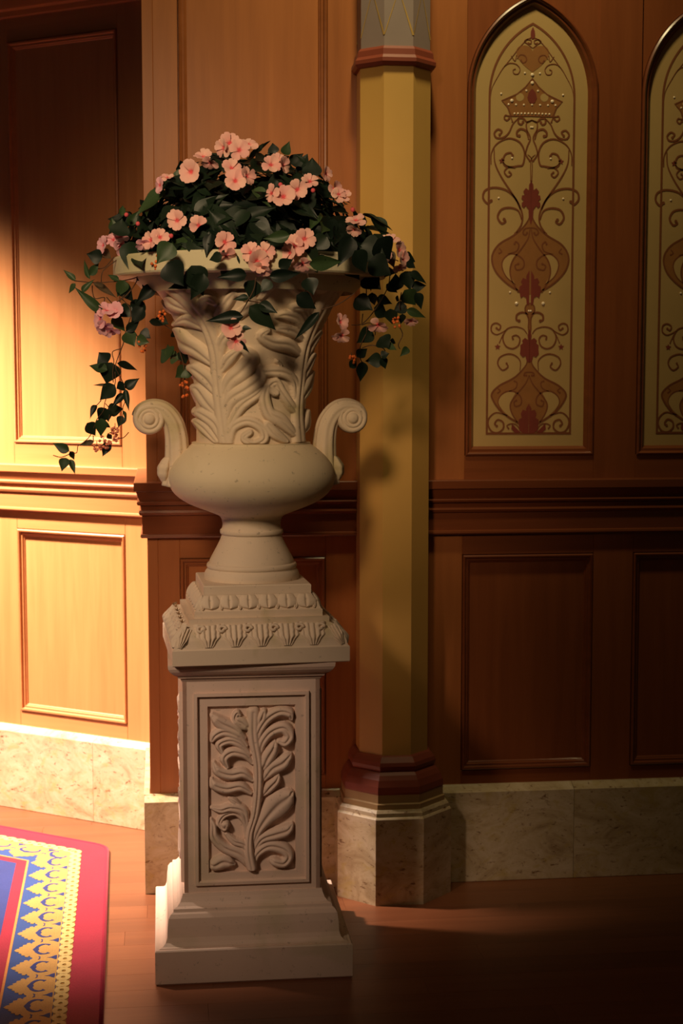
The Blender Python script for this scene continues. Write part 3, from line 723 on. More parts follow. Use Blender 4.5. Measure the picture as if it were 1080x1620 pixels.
for k in range(4):
    a = k * pi / 2; d = Vector((0, -.169, 0)); d.rotate(Euler((0, 0, a)))
    link('panel_frame', PF, None, ped, loc=d, rot=(0, 0, a))
    link('carved_relief', RELIEF, None, ped, loc=d, rot=(0, 0, a))
link('cornice', prism_me('cornice', [(.160, .735), (.170, .7385), (.1725, .742), (.1745, .7465), (.1795, .748), (.1815, .754), (.186, .7555), (.192, .760), (.199, .767), (.2035, .775), (.2045, .782), (.2045, .7858)], 4, Q4), M['stone_ped'], ped)

# ------------------------------------------------------------------ urn
URN = Vector((.224, -.468, .786)); UR = radians(3.0)
urn = empty('stone_urn', URN, UR); tag(urn, 'pale carved stone urn with scrolled handles, set on the pedestal and full of flowers', 'urn')
z0 = URN.z
P4 = lambda L: [(h, z - z0) for h, z in L]
link('base_slab', prism_me('base_slab', P4([(.215, .786), (.2168, .788), (.2168, .824), (.2145, .8265), (.1, .8267)]), 4, Q4), M['stone'], urn)
link('lower_band', prism_me('lower_band', P4([(.2135, .826), (.2115, .832), (.208, .846), (.200, .860), (.188, .872), (.176, .879), (.1728, .8795), (.1728, .893), (.1, .8935)]), 4, Q4), M['stone'], urn)
link('upper_band', prism_me('upper_band', P4([(.1585, .893), (.1583, .909), (.1555, .9105), (.153, .915), (.150, .924), (.144, .934), (.136, .944), (.132, .9475), (.1, .948)]), 4, Q4), M['stone'], urn)
link('foot_block', prism_me('foot_block', P4([(.1335, .947), (.1335, .967), (.1315, .9695), (.1, .970)]), 4, Q4), M['stone'], urn)
def carved_leaf(width, length, thick, lobes, name):
    nx_, ny_ = 31, 17; V, F = [], []
    for j in range(ny_):
        t = j / (ny_ - 1)
        for i in range(nx_):
            s = i / (nx_ - 1) * 2 - 1
            if lobes == 1:
                wd = sqrt(max(0, 1 - (1 - min(t / .5, 1)) ** 2)) * (1 - .45 * max(0, (t - .5) / .5))
                hh = sqrt(1 - s * s) * thick * (1 - .45 * math.exp(-(s / .13) ** 2)) * (sin(pi * min(1, t * .8 + .2)) ** .4)
                dz = 0
            else:
                wd = min(1, .30 + 1.7 * t) * (1 + .05 * sin(t * 22)); hh = sqrt(1 - s * s) * thick
                hh *= (.50 + .50 * abs(cos(s * pi * lobes * .5 * 1.0))) * (1 - .35 * t) + .15
                hh *= min(1, .25 + 3 * t); dz = .16 * length * (abs(s) ** 1.6) * min(1, 2 * t)
            V.append((s * width / 2 * wd, -hh, t * length + dz))
    for j in range(ny_ - 1):
        for i in range(nx_ - 1): F.append((j * nx_ + i, j * nx_ + i + 1, (j + 1) * nx_ + i + 1, (j + 1) * nx_ + i))
    me = mesh(name, V, F); me.materials.append(M['stone']); me.shade_smooth(); return me
LF1 = carved_leaf(.056, .038, .010, 1, 'tongue_leaf'); LF2 = carved_leaf(.068, .054, .016, 5, 'acanthus_leaf')
DART = carved_leaf(.014, .030, .006, 1, 'dart')
CURL = mesh('curl', *tube_me('curl', [(.011 * cos(a) * (1 - a / 9), -.009, .011 * sin(a) * (1 - a / 9)) for a in [k * .5 for k in range(13)]], [.0042] * 13, 6)); CURL.materials.append(M['stone']); CURL.shade_smooth()
for k in range(4):
    a = k * pi / 2; R_ = Matrix.Rotation(a, 4, 'Z')
    for i in range(6):
        x = (i - 2.5) * .0475
        f = 1.0
        p = R_ @ Vector((x, -.1535, .9125 - z0)); o = link('tongue_leaf', LF1, None, urn, loc=p); o.rotation_euler = (radians(-27), 0, a)
    for i in range(7):
        x = (i - 3) * .0475 * .97
        p = R_ @ Vector((x, -.1545, .911 - z0)); o = link('dart', DART, None, urn, loc=p); o.rotation_euler = (radians(-27), 0, a)
    for i in range(-2, 3):
        p = R_ @ Vector((i * .0640, -.2125, .829 - z0)); o = link('acanthus_leaf', LF2, None, urn, loc=p); o.rotation_euler = (radians(-33), 0, a)
    for sg in (1, -1):
        p = R_ @ Vector((sg * .200, -.2125, .829 - z0)); o = link('acanthus_leaf', LF2, None, urn, loc=p); o.rotation_euler = (radians(-33), -sg * .50, a); o.scale = (.52, 1, 1)
    for i in range(6):
        x = (i - 2.5) * .0632 * (.93 if i in (0, 5) else 1)
        p = R_ @ Vector((x, -.190, .8655 - z0)); o = link('curl', CURL, None, urn, loc=p); o.rotation_euler = (radians(-38), 0, a)
zz = lambda L: [(r, z - z0) for r, z in L]
foot = zz([(.1212, .970), (.1215, .976), (.1205, .984), (.1175, .991), (.1135, .9955), (.1130, .998), (.1145, 1.0), (.1150, 1.005), (.1125, 1.010), (.1085, 1.0115), (.1080, 1.015), (.1035, 1.025), (.0965, 1.038),
           (.088, 1.054), (.081, 1.068), (.0765, 1.080), (.0765, 1.083), (.0795, 1.085), (.0805, 1.090), (.0795, 1.095), (.0765, 1.097), (.0745, 1.103), (.0740, 1.112), (.0765, 1.122)])
link('foot', lathe_me('foot', catmull(foot, 2)), M['stone'], urn, smooth=True)
bowl = zz([(.0745, 1.119), (.083, 1.131), (.106, 1.141), (.137, 1.153), (.162, 1.164), (.184, 1.178), (.199, 1.193), (.209, 1.211), (.2125, 1.229), (.2100, 1.247), (.2020, 1.265), (.188, 1.283), (.170, 1.299), (.156, 1.309), (.150, 1.314), (.1485, 1.318), (.12, 1.3185)])
link('bowl', lathe_me('bowl', catmull(bowl, 4), 128), M['stone_bowl'], urn, smooth=True, sharp=50)
# carved body
ZB = [1.316, 1.35, 1.403, 1.46, 1.501, 1.559, 1.606, 1.666, 1.701, 1.722, 1.730]
RB = [.1385, .138, .1385, .1425, .1490, .1640, .1830, .2120, .2390, .2680, .2900]
PYv = [700, 678, 646, 609, 583, 546, 515, 476, 452, 438, 431]
RPX = [89, 88, 89, 92, 96.5, 107, 119, 138, 155, 174, 186]
nth, nzb = 420, 210
zb = np.linspace(ZB[0], ZB[-1], nzb); th = np.linspace(0, 2 * pi, nth, endpoint=False)
Rr = np.interp(zb, ZB, RB); PY = np.interp(zb, ZB, PYv); RP = np.interp(zb, ZB, RPX)
THg, ZG = np.meshgrid(th, zb); RG = Rr[:, None] + 0 * THg; PX = 395 + RP[:, None] * np.cos(THg); PYg = PY[:, None] + 0 * THg
XX = (PX - 230) * 3.857; YY = (PYg - 420) * 3.857
BODY = [[(460, 1085, 42), (435, 900, 38), (412, 700, 36), (390, 520, 34), (330, 350, 32), (245, 230, 40), (150, 130, 45), (100, 60, 45)],
 [(400, 540, 18), (372, 390, 24), (290, 290, 27), (245, 190, 32), (285, 100, 34), (420, 70, 38), (545, 100, 32), (590, 165, 24), (540, 200, 18)],
 [(395, 480, 18), (368, 350, 26), (308, 275, 30), (325, 210, 30), (382, 232, 20)],
 [(400, 300, 28), (452, 225, 34), (485, 170, 16)], [(520, 300, 32), (592, 240, 28), (565, 190, 22), (500, 185, 16)],
 [(445, 960, 16), (480, 820, 42), (575, 745, 50), (648, 680, 40), (645, 610, 18)],
 [(438, 830, 16), (478, 710, 45), (555, 630, 58), (598, 560, 46), (535, 495, 14)],
 [(432, 640, 14), (470, 570, 36), (520, 520, 20)],
 [(425, 570, 16), (430, 470, 34), (480, 405, 34), (540, 380, 16)],
 [(475, 970, 16), (545, 850, 34), (630, 780, 30), (665, 740, 12)],
 [(480, 1050, 18), (500, 970, 28), (580, 935, 30), (662, 975, 30), (675, 1040, 28), (612, 1072, 26), (560, 1035, 24), (592, 1000, 20)],
 [(405, 620, 14), (300, 520, 42), (220, 460, 46), (185, 390, 26)], [(335, 390, 14), (240, 330, 38), (185, 345, 18)], [(265, 290, 14), (165, 240, 36), (125, 195, 18)],
 [(412, 790, 14), (360, 690, 42), (290, 620, 32)], [(402, 890, 14), (362, 830, 42), (315, 750, 34), (300, 740, 18)], [(432, 1045, 18), (400, 950, 36), (330, 890, 34)], [(405, 1065, 14), (350, 985, 30), (310, 945, 18)],
 [(905, 1085, 42), (890, 900, 36), (905, 700, 32), (925, 520, 34), (965, 380, 36), (1030, 230, 45), (1090, 80, 50)],
 [(905, 540, 18), (820, 485, 46), (720, 470, 40), (655, 430, 30), (690, 395, 18)], [(912, 450, 18), (840, 400, 36), (750, 385, 20)], [(930, 405, 16), (870, 330, 38), (790, 305, 32), (745, 310, 14)],
 [(950, 340, 16), (900, 270, 34), (835, 262, 24)], [(960, 290, 16), (900, 180, 45), (820, 120, 42), (760, 100, 18)],
 [(875, 800, 20), (862, 700, 28), (800, 650, 36), (720, 640, 34), (645, 648, 18)], [(762, 630, 18), (770, 600, 14), (752, 580, 12)],
 [(885, 890, 20), (845, 850, 30), (780, 760, 32), (745, 705, 30), (705, 730, 26), (740, 765, 30)],
 [(860, 1010, 24), (780, 935, 42), (705, 890, 40), (678, 800, 36), (690, 730, 22)],
 [(810, 1055, 20), (735, 1005, 36), (690, 955, 20)], [(905, 830, 14), (950, 740, 42), (995, 650, 22)], [(905, 720, 14), (945, 620, 36), (990, 540, 22)],
 [(930, 580, 14), (970, 470, 38), (1020, 400, 24)], [(930, 1010, 14), (955, 960, 32), (965, 890, 18)], [(985, 340, 16), (1040, 260, 40), (1090, 180, 40)],
 [(640, 200, 20), (700, 90, 50), (800, 50, 40), (900, 60, 40), (1000, 120, 50)]]
HB = stroke_field(XX, YY, BODY)
ez = np.minimum(ZG - ZB[0], ZB[-1] - ZG); HB = HB * (ez / .006).clip(0, 1)
und = 0.0
Rf = RG + .019 * HB
V = np.stack([Rf * np.cos(THg), Rf * np.sin(THg), ZG - z0 - .10 * .019 * HB], -1).reshape(-1, 3).tolist()
F = [(j * nth + i, j * nth + (i + 1) % nth, (j + 1) * nth + (i + 1) % nth, (j + 1) * nth + i) for j in range(nzb - 1) for i in range(nth)]
link('carved_body', mesh('carved_body', V, F), M['stone'], urn, smooth=True)
rim = zz([(.280, 1.722), (.300, 1.7265), (.325, 1.727), (.338, 1.728), (.341, 1.732), (.341, 1.770), (.337, 1.7755), (.318, 1.7758), (.312, 1.772), (.300, 1.73), (.26, 1.69)])
link('rim', lathe_me('rim', rim, 128), M['stone_rim'], urn, smooth=True, sharp=30)
link('moss_filling', lathe_me('moss_filling', zz([(.001, 1.752), (.15, 1.748), (.306, 1.738)]), 40), M['soil'], urn, smooth=True)
# handles
def handle(sgn):
    cen = [(-.196, 1.205), (-.190, 1.245), (-.188, 1.29), (-.190, 1.335), (-.199, 1.370), (-.220, 1.397), (-.248, 1.406), (-.274, 1.398), (-.287, 1.380)]
    cen = catmull(cen, 5); m = len(cen); V, F = [], []; n = 48
    for i, (x, z) in enumerate(cen):
        a = cen[max(i - 1, 0)]; c = cen[min(i + 1, m - 1)]; t = Vector((c[0] - a[0], 0, c[1] - a[1])).normalized(); nrm = Vector((t.z, 0, -t.x))
        k = i / (m - 1); ra = .031 * (1 - k) + .013 * k if k > .1 else .031; ra = .031 - .017 * k ** 1.6; rb = .033 - .006 * k
        for j in range(n):
            q = 2 * pi * j / n; fl = 1 + .075 * cos(q * 9) * (1 if abs(sin(q)) < .96 else .5)
            V.append(Vector((sgn * x, 0, z - z0)) + Vector((sgn * nrm.x, 0, nrm.z)) * ra * cos(q) * fl + Vector((0, 1, 0)) * rb * sin(q) * fl)
    for i in range(m - 1):
        for j in range(n): q = (j + 1) % n; F.append((i * n + j, i * n + q, (i + 1) * n + q, (i + 1) * n + j))
    F.append(tuple(range(n))); F.append(tuple((m - 1) * n + j for j in range(n))[::-1])
    h = link('handle', fix(mesh('handle', V, F)), M['stone'], urn, smooth=True)
    prof = [(.0005, .036), (.008, .0352), (.0125, .032), (.0145, .0275), (.0160, .0268), (.0180, .0290), (.0215, .0305), (.0240, .0285), (.0258, .0250), (.0275, .0262), (.0310, .0285), (.0350, .0265), (.0385, .021), (.0395, .012)]
    prof = [(r, y) for r, y in prof] + [(r, -y) for r, y in prof[::-1]]
    vol = link('volute', lathe_me('volute', prof, 48), M['stone'], h, smooth=True, loc=(sgn * .2575, 0, 1.3775 - z0), rot=(pi / 2, 0, 0))
    # little acanthus under the handle
    V, F = [], []; n1, n2 = 20, 14
    for i in range(n2):
        t = i / (n2 - 1); r = sin(pi * (t * .94 + .03)) ** .7
        for j in range(n1):
            q = 2 * pi * j / n1; k = 1 + .13 * cos(5 * q) * (1 - t * .3) + .05 * sin(t * 25)
            V.append((sgn * (-.2185 - .004 + .010 * t * 0 + .022 * (t - .35) ** 2 * 2) - sgn * 0 + .017 * r * k * cos(q), .030 * r * k * sin(q), 1.212 + .078 * t - z0))
    for i in range(n2 - 1):
        for j in range(n1): q = (j + 1) % n1; F.append((i * n1 + j, i * n1 + q, (i + 1) * n1 + q, (i + 1) * n1 + j))
    F.append(tuple(range(n1))); F.append(tuple((n2 - 1) * n1 + j for j in range(n1))[::-1])
    link('handle_leaf', fix(mesh('handle_leaf', V, F)), M['stone'], h, smooth=True)
handle(1); handle(-1)

# ------------------------------------------------------------------ flower arrangement
CEN = Vector((.224, -.468, 1.76))
arr = empty('flower_arrangement', CEN); tag(arr, 'mound of artificial pink impatiens with trailing dark green leaves in the urn', 'flowers')
def pray(px, py): return FW + RT * ((px - 540) / FPX) + UP * ((810 - py) / FPX)
def at_y(px, py, y): r = pray(px, py); return CAM + r * ((y - CAM.y) / r.y)
def dome(px, py, k=1.0):   # where the sight line meets the flower mound (an ellipsoid over the rim), else the plane through its middle
    c = Vector((.222, -.468, 1.735)); ax = Vector((.355 * k, .335 * k, .325 * k)); r = pray(px, py); d = CAM - c
    a = sum((r[i] / ax[i]) ** 2 for i in range(3)); b = 2 * sum(r[i] * d[i] / ax[i] ** 2 for i in range(3)); cc = sum((d[i] / ax[i]) ** 2 for i in range(3)) - 1
    D = b * b - 4 * a * cc
    if D > 0: t = (-b - sqrt(D)) / (2 * a); p = CAM + r * t; return p, Vector(((p.x - c.x) / ax.x ** 2, (p.y - c.y) / ax.y ** 2, (p.z - c.z) / ax.z ** 2)).normalized()
    p = at_y(px, py, -.50); n = Vector((p.x - c.x, -.15, p.z - c.z)).normalized(); return p, n
def leaf_me(name, wd, curl, fold, tip=.35):
    ny_, V, F = 11, [], []
    for j in range(ny_):
        t = j / (ny_ - 1); w_ = wd * 1.12 * (max(0, sin(pi * t ** .66)) ** 1.05) * (1 - tip * t * t); zc = curl * (t * t) * -1
        for s in (-1, -.5, 0, .5, 1): V.append((s * w_, t, zc + fold * abs(s) * w_ * 2 + (.02 * sin(t * 9) * abs(s))))
    for j in range(ny_ - 1):
        for i in range(4): F.append((j * 5 + i, j * 5 + i + 1, (j + 1) * 5 + i + 1, (j + 1) * 5 + i))
    me = mesh(name, V, F); me.shade_smooth(); return me
LM = {}
for k in ('leaf', 'leaf_g', 'leaf_b'):
    LM[k] = []
    for (wd, cu, fo) in ((.26, .12, .18), (.30, .22, .10), (.22, .3, .25), (.32, .05, .15)):
        me = leaf_me('leaf', wd, cu, fo); me.materials.append(M[k]); LM[k].append(me)
nleaf = 0
def add_leaf(p, q, normal, width=None, kind='leaf', name='leaf'):
    global nleaf
    d = q - p; L = d.length; y = d.normalized(); z = (normal - y * normal.dot(y)).normalized(); x = y.cross(z)
    me = LM[kind][nleaf % 4]; nleaf += 1
    o = bpy.data.objects.new(name, me); col.objects.link(o); o.parent = arr
    sx = (width / 2) / (.26 if width else 1) if width else L
    Mx = Matrix(((x.x, y.x, z.x), (x.y, y.y, z.y), (x.z, y.z, z.z))).to_4x4()
    o.matrix_local = Matrix.Translation(p - CEN) @ Mx @ Matrix.Diagonal((sx, L, L, 1))
    return o
rnd = random.Random(11)
PXM = lambda p: (p - CAM).dot(FW) / FPX
def traced(lst, ox, oy, sc, depth, kind='leaf'):
    for it in lst:
        (x0, y0), (x1, y1), wz = it[:3]; kd = it[3] if len(it) > 3 else kind
        y = depth + rnd.uniform(-.02, .02)
        p = at_y(ox + x0 / sc, oy + y0 / sc, y); q = at_y(ox + x1 / sc, oy + y1 / sc, y + rnd.uniform(-.018, .018))
        nrm = Vector((rnd.uniform(-.35, .35), -1, rnd.uniform(-.2, .5))).normalized()
        add_leaf(p, q, nrm, wz / sc * PXM(p) * 1.16, kd)
traced([((235, 385), (120, 275), 50, 'leaf_g'), ((235, 410), (165, 505), 38, 'leaf_g'), ((375, 370), (298, 170), 48, 'leaf_g'), ((370, 335), (460, 205), 55, 'leaf_g'), ((400, 400), (635, 545), 58, 'leaf_b'),
 ((495, 685), (222, 450), 70, 'leaf_g'), ((300, 495), (400, 365), 62, 'leaf_g'), ((650, 385), (540, 325), 38, 'leaf_g'), ((640, 400), (790, 590), 115), ((880, 470), (985, 375), 75, 'leaf_g'), ((985, 430), (810, 595), 120),
 ((770, 630), (640, 730), 95), ((860, 560), (790, 760), 135), ((585, 730), (715, 860), 85, 'leaf_g'), ((715, 865), (860, 750), 90), ((710, 875), (800, 1010), 105, 'leaf_g'), ((815, 930), (935, 975), 90, 'leaf_g'), ((855, 865), (945, 925), 85),
 ((935, 770), (1085, 800), 68), ((490, 170), (338, 130), 95), ((485, 100), (580, 175), 80, 'leaf_b'), ((875, 290), (830, 80), 100), ((1000, 30), (890, 240), 130), ((985, 240), (1085, 420), 130), ((880, 640), (760, 800), 120), ((700, 380), (640, 540), 90, 'leaf_g'),
 ((830, 330), (890, 400), 80)], 80, 380, 6.0, -.56)
traced([((600, 150), (515, 42), 110), ((600, 215), (418, 162), 85, 'leaf_g'), ((640, 140), (585, 350), 155), ((690, 148), (905, 205), 72), ((610, 352), (458, 355), 18, 'leaf_b'), ((672, 355), (520, 500), 125), ((765, 345), (675, 395), 72),
 ((770, 385), (890, 290), 100), ((772, 395), (802, 600), 42), ((762, 438), (635, 565), 62), ((600, 600), (755, 575), 92), ((495, 545), (425, 655), 62), ((590, 575), (515, 720), 95), ((600, 580), (605, 710), 72), ((540, 670), (540, 850), 85, 'leaf_g'),
 ((560, 720), (640, 755), 50), ((405, 715), (488, 838), 88), ((475, 888), (328, 930), 45, 'leaf_b'), ((745, 650), (700, 750), 65), ((748, 598), (792, 705), 32, 'leaf_g'), ((610, 900), (553, 1035), 62), ((600, 820), (645, 875), 45),
 ((238, 982), (72, 905), 68, 'leaf_g'), ((245, 985), (290, 1065), 55, 'leaf_g'), ((205, 1045), (165, 1175), 70, 'leaf_g'), ((243, 1060), (295, 1200), 50, 'leaf_g')], 70, 550, 6.0, -.52)
traced([((610, 290), (745, 330), 95), ((665, 450), (855, 530), 92), ((690, 585), (838, 572), 72), ((735, 640), (795, 810), 92), ((620, 615), (740, 780), 125, 'leaf_g'), ((640, 810), (835, 885), 82, 'leaf_g'), ((640, 770), (505, 835), 92),
 ((545, 620), (530, 450), 125), ((625, 430), (690, 610), 120), ((300, 640), (320, 780), 95), ((220, 470), (390, 610), 150), ((130, 700), (310, 810), 155), ((320, 790), (470, 870), 125), ((350, 690), (495, 750), 100), ((380, 1080), (470, 1190), 120),
 ((440, 1150), (545, 1205), 62, 'leaf_g'), ((480, 1110), (545, 1140), 42), ((655, 1185), (590, 1262), 75, 'leaf_g'), ((385, 1265), (472, 1240), 60), ((395, 1285), (440, 1395), 82), ((400, 1300), (238, 1318), 105), ((200, 1318), (198, 1535), 115),
 ((150, 1275), (258, 1190), 70), ((530, 690), (575, 722), 52), ((340, 420), (560, 440), 85), ((80, 1380), (160, 1290), 90), ((300, 1010), (150, 1140), 110), ((480, 800), (500, 960), 110), ((600, 850), (590, 960), 55), ((440, 560), (560, 640), 90),
 ((640, 340), (730, 400), 60), ((250, 300), (420, 400), 120), ((320, 60), (390, 250), 120), ((150, 60), (300, 210), 140), ((450, 230), (520, 400), 80, 'leaf_b'), ((250, 380), (300, 620), 110)], 540, 360, 6.23, -.57)
traced([((130, 185), (38, 212), 52), ((290, 310), (108, 320), 85, 'leaf'), ((345, 345), (312, 478), 82), ((305, 460), (200, 470), 40), ((450, 350), (380, 420), 60), ((440, 320), (645, 305), 85), ((690, 330), (732, 445), 78), ((618, 445), (752, 535), 90),
 ((768, 555), (603, 738), 42), ((310, 515), (488, 672), 118), ((372, 500), (495, 562), 52), ((270, 585), (20, 610), 72), ((262, 660), (322, 660), 26), ((228, 745), (312, 815), 38), ((700, 240), (925, 222), 66, 'leaf_g'), ((575, 50), (395, 75), 66, 'leaf_g'),
 ((500, 260), (600, 210), 60), ((800, 180), (760, 240), 50)], 320, 360, 4.154, -.845)
traced([((300, 270), (100, 350), 60), ((250, 200), (330, 395), 130), ((100, 180), (190, 330), 120), ((330, 250), (250, 420), 110), ((130, 60), (30, 190), 90, 'leaf_g')], 240, 370, 4, -.80)
traced([((60, 40), (20, 190), 70), ((200, 150), (120, 330), 110), ((420, 100), (600, 150), 100), ((640, 120), (760, 300), 110), ((900, 100), (1050, 130), 110), ((980, 60), (900, 250), 90), ((560, 90), (480, 230), 90), ((820, 60), (720, 150), 80), ((1000, 150), (1080, 300), 110)], 320, 360, 4.154, -.80)
traced([((20, 60), (150, 110), 90), ((60, 100), (160, 200), 100), ((150, 40), (270, 90), 90), ((190, 110), (300, 180), 100), ((230, 10), (300, 110), 90), ((90, -10), (200, 30), 90)], 520, 375, 3, -.70)
traced([((50, 130), (110, -10), 60), ((90, 330), (180, 230), 0.1 * 400)], 180, 330, 6, -.5)
traced([((640, 285), (590, 250), 80, 'leaf_g'), ((640, 280), (625, 225), 55, 'leaf_g'), ((640, 285), (685, 300), 50, 'leaf_g'), ((735, 340), (665, 400), 70, 'leaf_g'), ((700, 250), (720, 330), 50), ((730, 400), (720, 345), 60, 'leaf_g'), ((560, 80), (630, 110), 50), ((650, 150), (680, 180), 40)], 80, 480, 3.375, -.45)
# top and edge leaves that stand clear of the mound
traced([((560, 260), (545, 150), 75), ((660, 270), (700, 150), 95, 'leaf_g'), ((400, 250), (460, 155), 35), ((720, 360), (835, 255), 100), ((920, 490), (925, 275), 130), ((500, 270), (600, 215), 60), ((560, 830), (540, 600), 150), ((760, 870), (1050, 765), 150, 'leaf_g'),
 ((450, 1060), (700, 1030), 90, 'leaf_g'), ((370, 760), (510, 820), 80, 'leaf_b'), ((380, 890), (600, 900), 110), ((0, 730), (160, 700), 90), ((310, 960), (480, 1010), 110), ((860, 350), (780, 260), 50)], 340, 200, 6, -.62)
traced([((60, 1010), (40, 860), 60, 'leaf_g'), ((130, 850), (150, 740), 55, 'leaf_g'), ((110, 1040), (130, 880), 140), ((200, 930), (290, 810), 90, 'leaf_g'), ((560, 560), (620, 450), 80), ((660, 480), (670, 400), 60, 'leaf_g'), ((430, 760), (440, 670), 70, 'leaf_g'), ((500, 860), (540, 770), 60, 'leaf_g'),
 ((780, 840), (820, 730), 60, 'leaf_g'), ((1080, 300), (920, 275), 40), ((900, 750), (1060, 720), 100), ((640, 620), (520, 520), 130), ((340, 850), (450, 770), 110)], 170, 200, 6, -.60)
# mound leaves
cnt = 0; tries = 0
SK = [(180, 400), (185, 350), (215, 340), (250, 300), (290, 265), (330, 240), (370, 240), (430, 240), (480, 250), (520, 275), (550, 325), (600, 350), (612, 395), (560, 420), (500, 405), (440, 405), (370, 395), (300, 400), (240, 415)]
def inside_poly(x, y, P):
    c = False
    for i in range(len(P)):
        (x0, y0), (x1, y1) = P[i - 1], P[i]
        if (y0 > y) != (y1 > y) and x < (x1 - x0) * (y - y0) / (y1 - y0) + x0: c = not c
    return c
while cnt < 112 and tries < 5000:
    tries += 1
    px, py = rnd.uniform(175, 615), rnd.uniform(235, 425)
    if not inside_poly(px, py, SK): continue
    p, n = dome(px, py, .97)
    up = Vector((0, 0, 1)); tang = (up - n * up.dot(n)); side = n.cross(up)
    d = (side * rnd.uniform(-1, 1) + tang * rnd.uniform(-1, .6) + n * rnd.uniform(.1, .5)).normalized()
    L = rnd.uniform(.062, .1); p0 = p - d * L * .5
    nn = (n + Vector((rnd.uniform(-.4, .4), rnd.uniform(-.4, .1), rnd.uniform(-.2, .5)))).normalized()
    add_leaf(p0, p0 + d * L, nn, L * rnd.uniform(.42, .55), 'leaf' if rnd.random() > .08 else 'leaf_g'); cnt += 1
# inner foliage mass, too dense to count
V, F = [], []
for k in range(1500):
    a = rnd.uniform(0, 2 * pi); s = rnd.uniform(-.02, 1); r = sqrt(max(0, 1 - s * s)); kk = rnd.uniform(.62, .93)
    c = Vector((.222 + .345 * kk * r * cos(a), -.468 + .315 * kk * r * sin(a), 1.745 + .315 * kk * max(s, 0)))
    if s < .12 and kk > .88: continue
    px = 540 + FPX * (c - CAM).dot(RT) / (c - CAM).dot(FW); py = 810 - FPX * (c - CAM).dot(UP) / (c - CAM).dot(FW)
    n = Vector((cos(a) * r, sin(a) * r, s + .2)).normalized(); d = Vector((rnd.gauss(0, 1), rnd.gauss(0, 1), rnd.gauss(0, 1))); d = (d - n * d.dot(n) * .7).normalized(); x = d.cross(n).normalized(); L = rnd.uniform(.045, .07)
    if not inside_poly(px, py, SK) and a > pi: continue
    b0 = len(V)
    V += [c - d * L * .5 - CEN, c - d * L * .1 + x * L * .24 + n * .004 - CEN, c + d * L * .25 + x * L * .18 - CEN, c + d * L * .5 - n * .006 - CEN, c + d * L * .25 - x * L * .18 - CEN, c - d * L * .1 - x * L * .24 + n * .004 - CEN, c - CEN - n * .003]
    F += [(b0, b0 + 1, b0 + 6), (b0 + 1, b0 + 2, b0 + 6), (b0 + 2, b0 + 3, b0 + 6), (b0 + 3, b0 + 4, b0 + 6), (b0 + 4, b0 + 5, b0 + 6), (b0 + 5, b0, b0 + 6)]
fm = link('inner_foliage', mesh('inner_foliage', V, F), M['leaf'], arr); fm['kind'] = 'stuff'
# stems
def stem(pts, ox, oy, sc, y, r=.0013):
    P = catmull([tuple(at_y(ox + a / sc, oy + b_ / sc, y + .008 * sin(i * 2.1)) - CEN) for i, (a, b_) in enumerate(pts)], 5)
    V, F = tube_me('stem', P, r, 6); link('stem', mesh('stem', V, F), M['stem'], arr, smooth=True)
for s in ([(760, 100), (640, 180), (500, 290), (480, 400)], [(225, 385), (320, 395), (400, 402), (500, 400), (640, 390)], [(640, 390), (760, 370), (850, 330), (960, 200)], [(395, 430), (400, 500), (425, 555), (510, 545), (495, 620)],
          [(530, 540), (590, 600), (640, 580), (700, 520)], [(870, 250), (800, 420), (700, 540), (590, 610)], [(680, 560), (750, 640), (760, 720), (735, 800), (705, 900), (690, 980), (650, 1085)], [(760, 820), (810, 890), (830, 930)], [(420, 270), (510, 260), (600, 160)]):
    stem(s, 80, 380, 6, -.56)
for s in ([(735, 0), (700, 90), (675, 180), (700, 240), (750, 335)], [(730, 10), (660, 30), (645, 60), (660, 130), (650, 230), (655, 330)], [(670, 230), (670, 350), (610, 430), (575, 520), (560, 600), (500, 680), (470, 760), (425, 850), (350, 915), (320, 930), (305, 1000), (240, 985)],
          [(540, 500), (500, 545), (480, 550)], [(760, 350), (775, 480), (745, 570), (745, 640), (700, 760), (600, 820)], [(700, 860), (750, 855), (800, 805)], [(465, 880), (465, 835)], [(240, 1010), (160, 1040), (85, 1022)], [(580, 530), (620, 590), (610, 700)]):
    stem(s, 70, 550, 6, -.52, .0011)
for s in ([(480, 400), (465, 560), (400, 700), (300, 850), (200, 950), (100, 960)], [(250, 980), (240, 1050), (190, 1160), (180, 1260), (200, 1330)], [(205, 1185), (300, 1160), (410, 1190), (430, 1230)], [(400, 1290), (420, 1220)], [(575, 985), (602, 1060), (560, 1150), (575, 1195)],
          [(210, 850), (200, 940)], [(245, 600), (245, 700)], [(380, 90), (480, 280), (560, 330)], [(200, 960), (280, 940), (330, 1000), (330, 1060)], [(130, 300), (200, 420), (240, 500)], [(640, 790), (600, 820), (570, 780), (590, 640)]):
    stem(s, 540, 360, 6.23, -.57)
for s in ([(350, 330), (340, 400), (300, 480), (250, 560), (200, 600)], [(690, 300), (700, 380), (640, 450)], [(780, 540), (900, 500), (1000, 430)], [(300, 480), (420, 500)]): stem(s, 320, 360, 4.154, -.84)
for s in ([(600, 110), (660, 160), (690, 260), (710, 330), (715, 420)], [(640, 285), (700, 310)]): stem(s, 80, 480, 3.375, -.45)

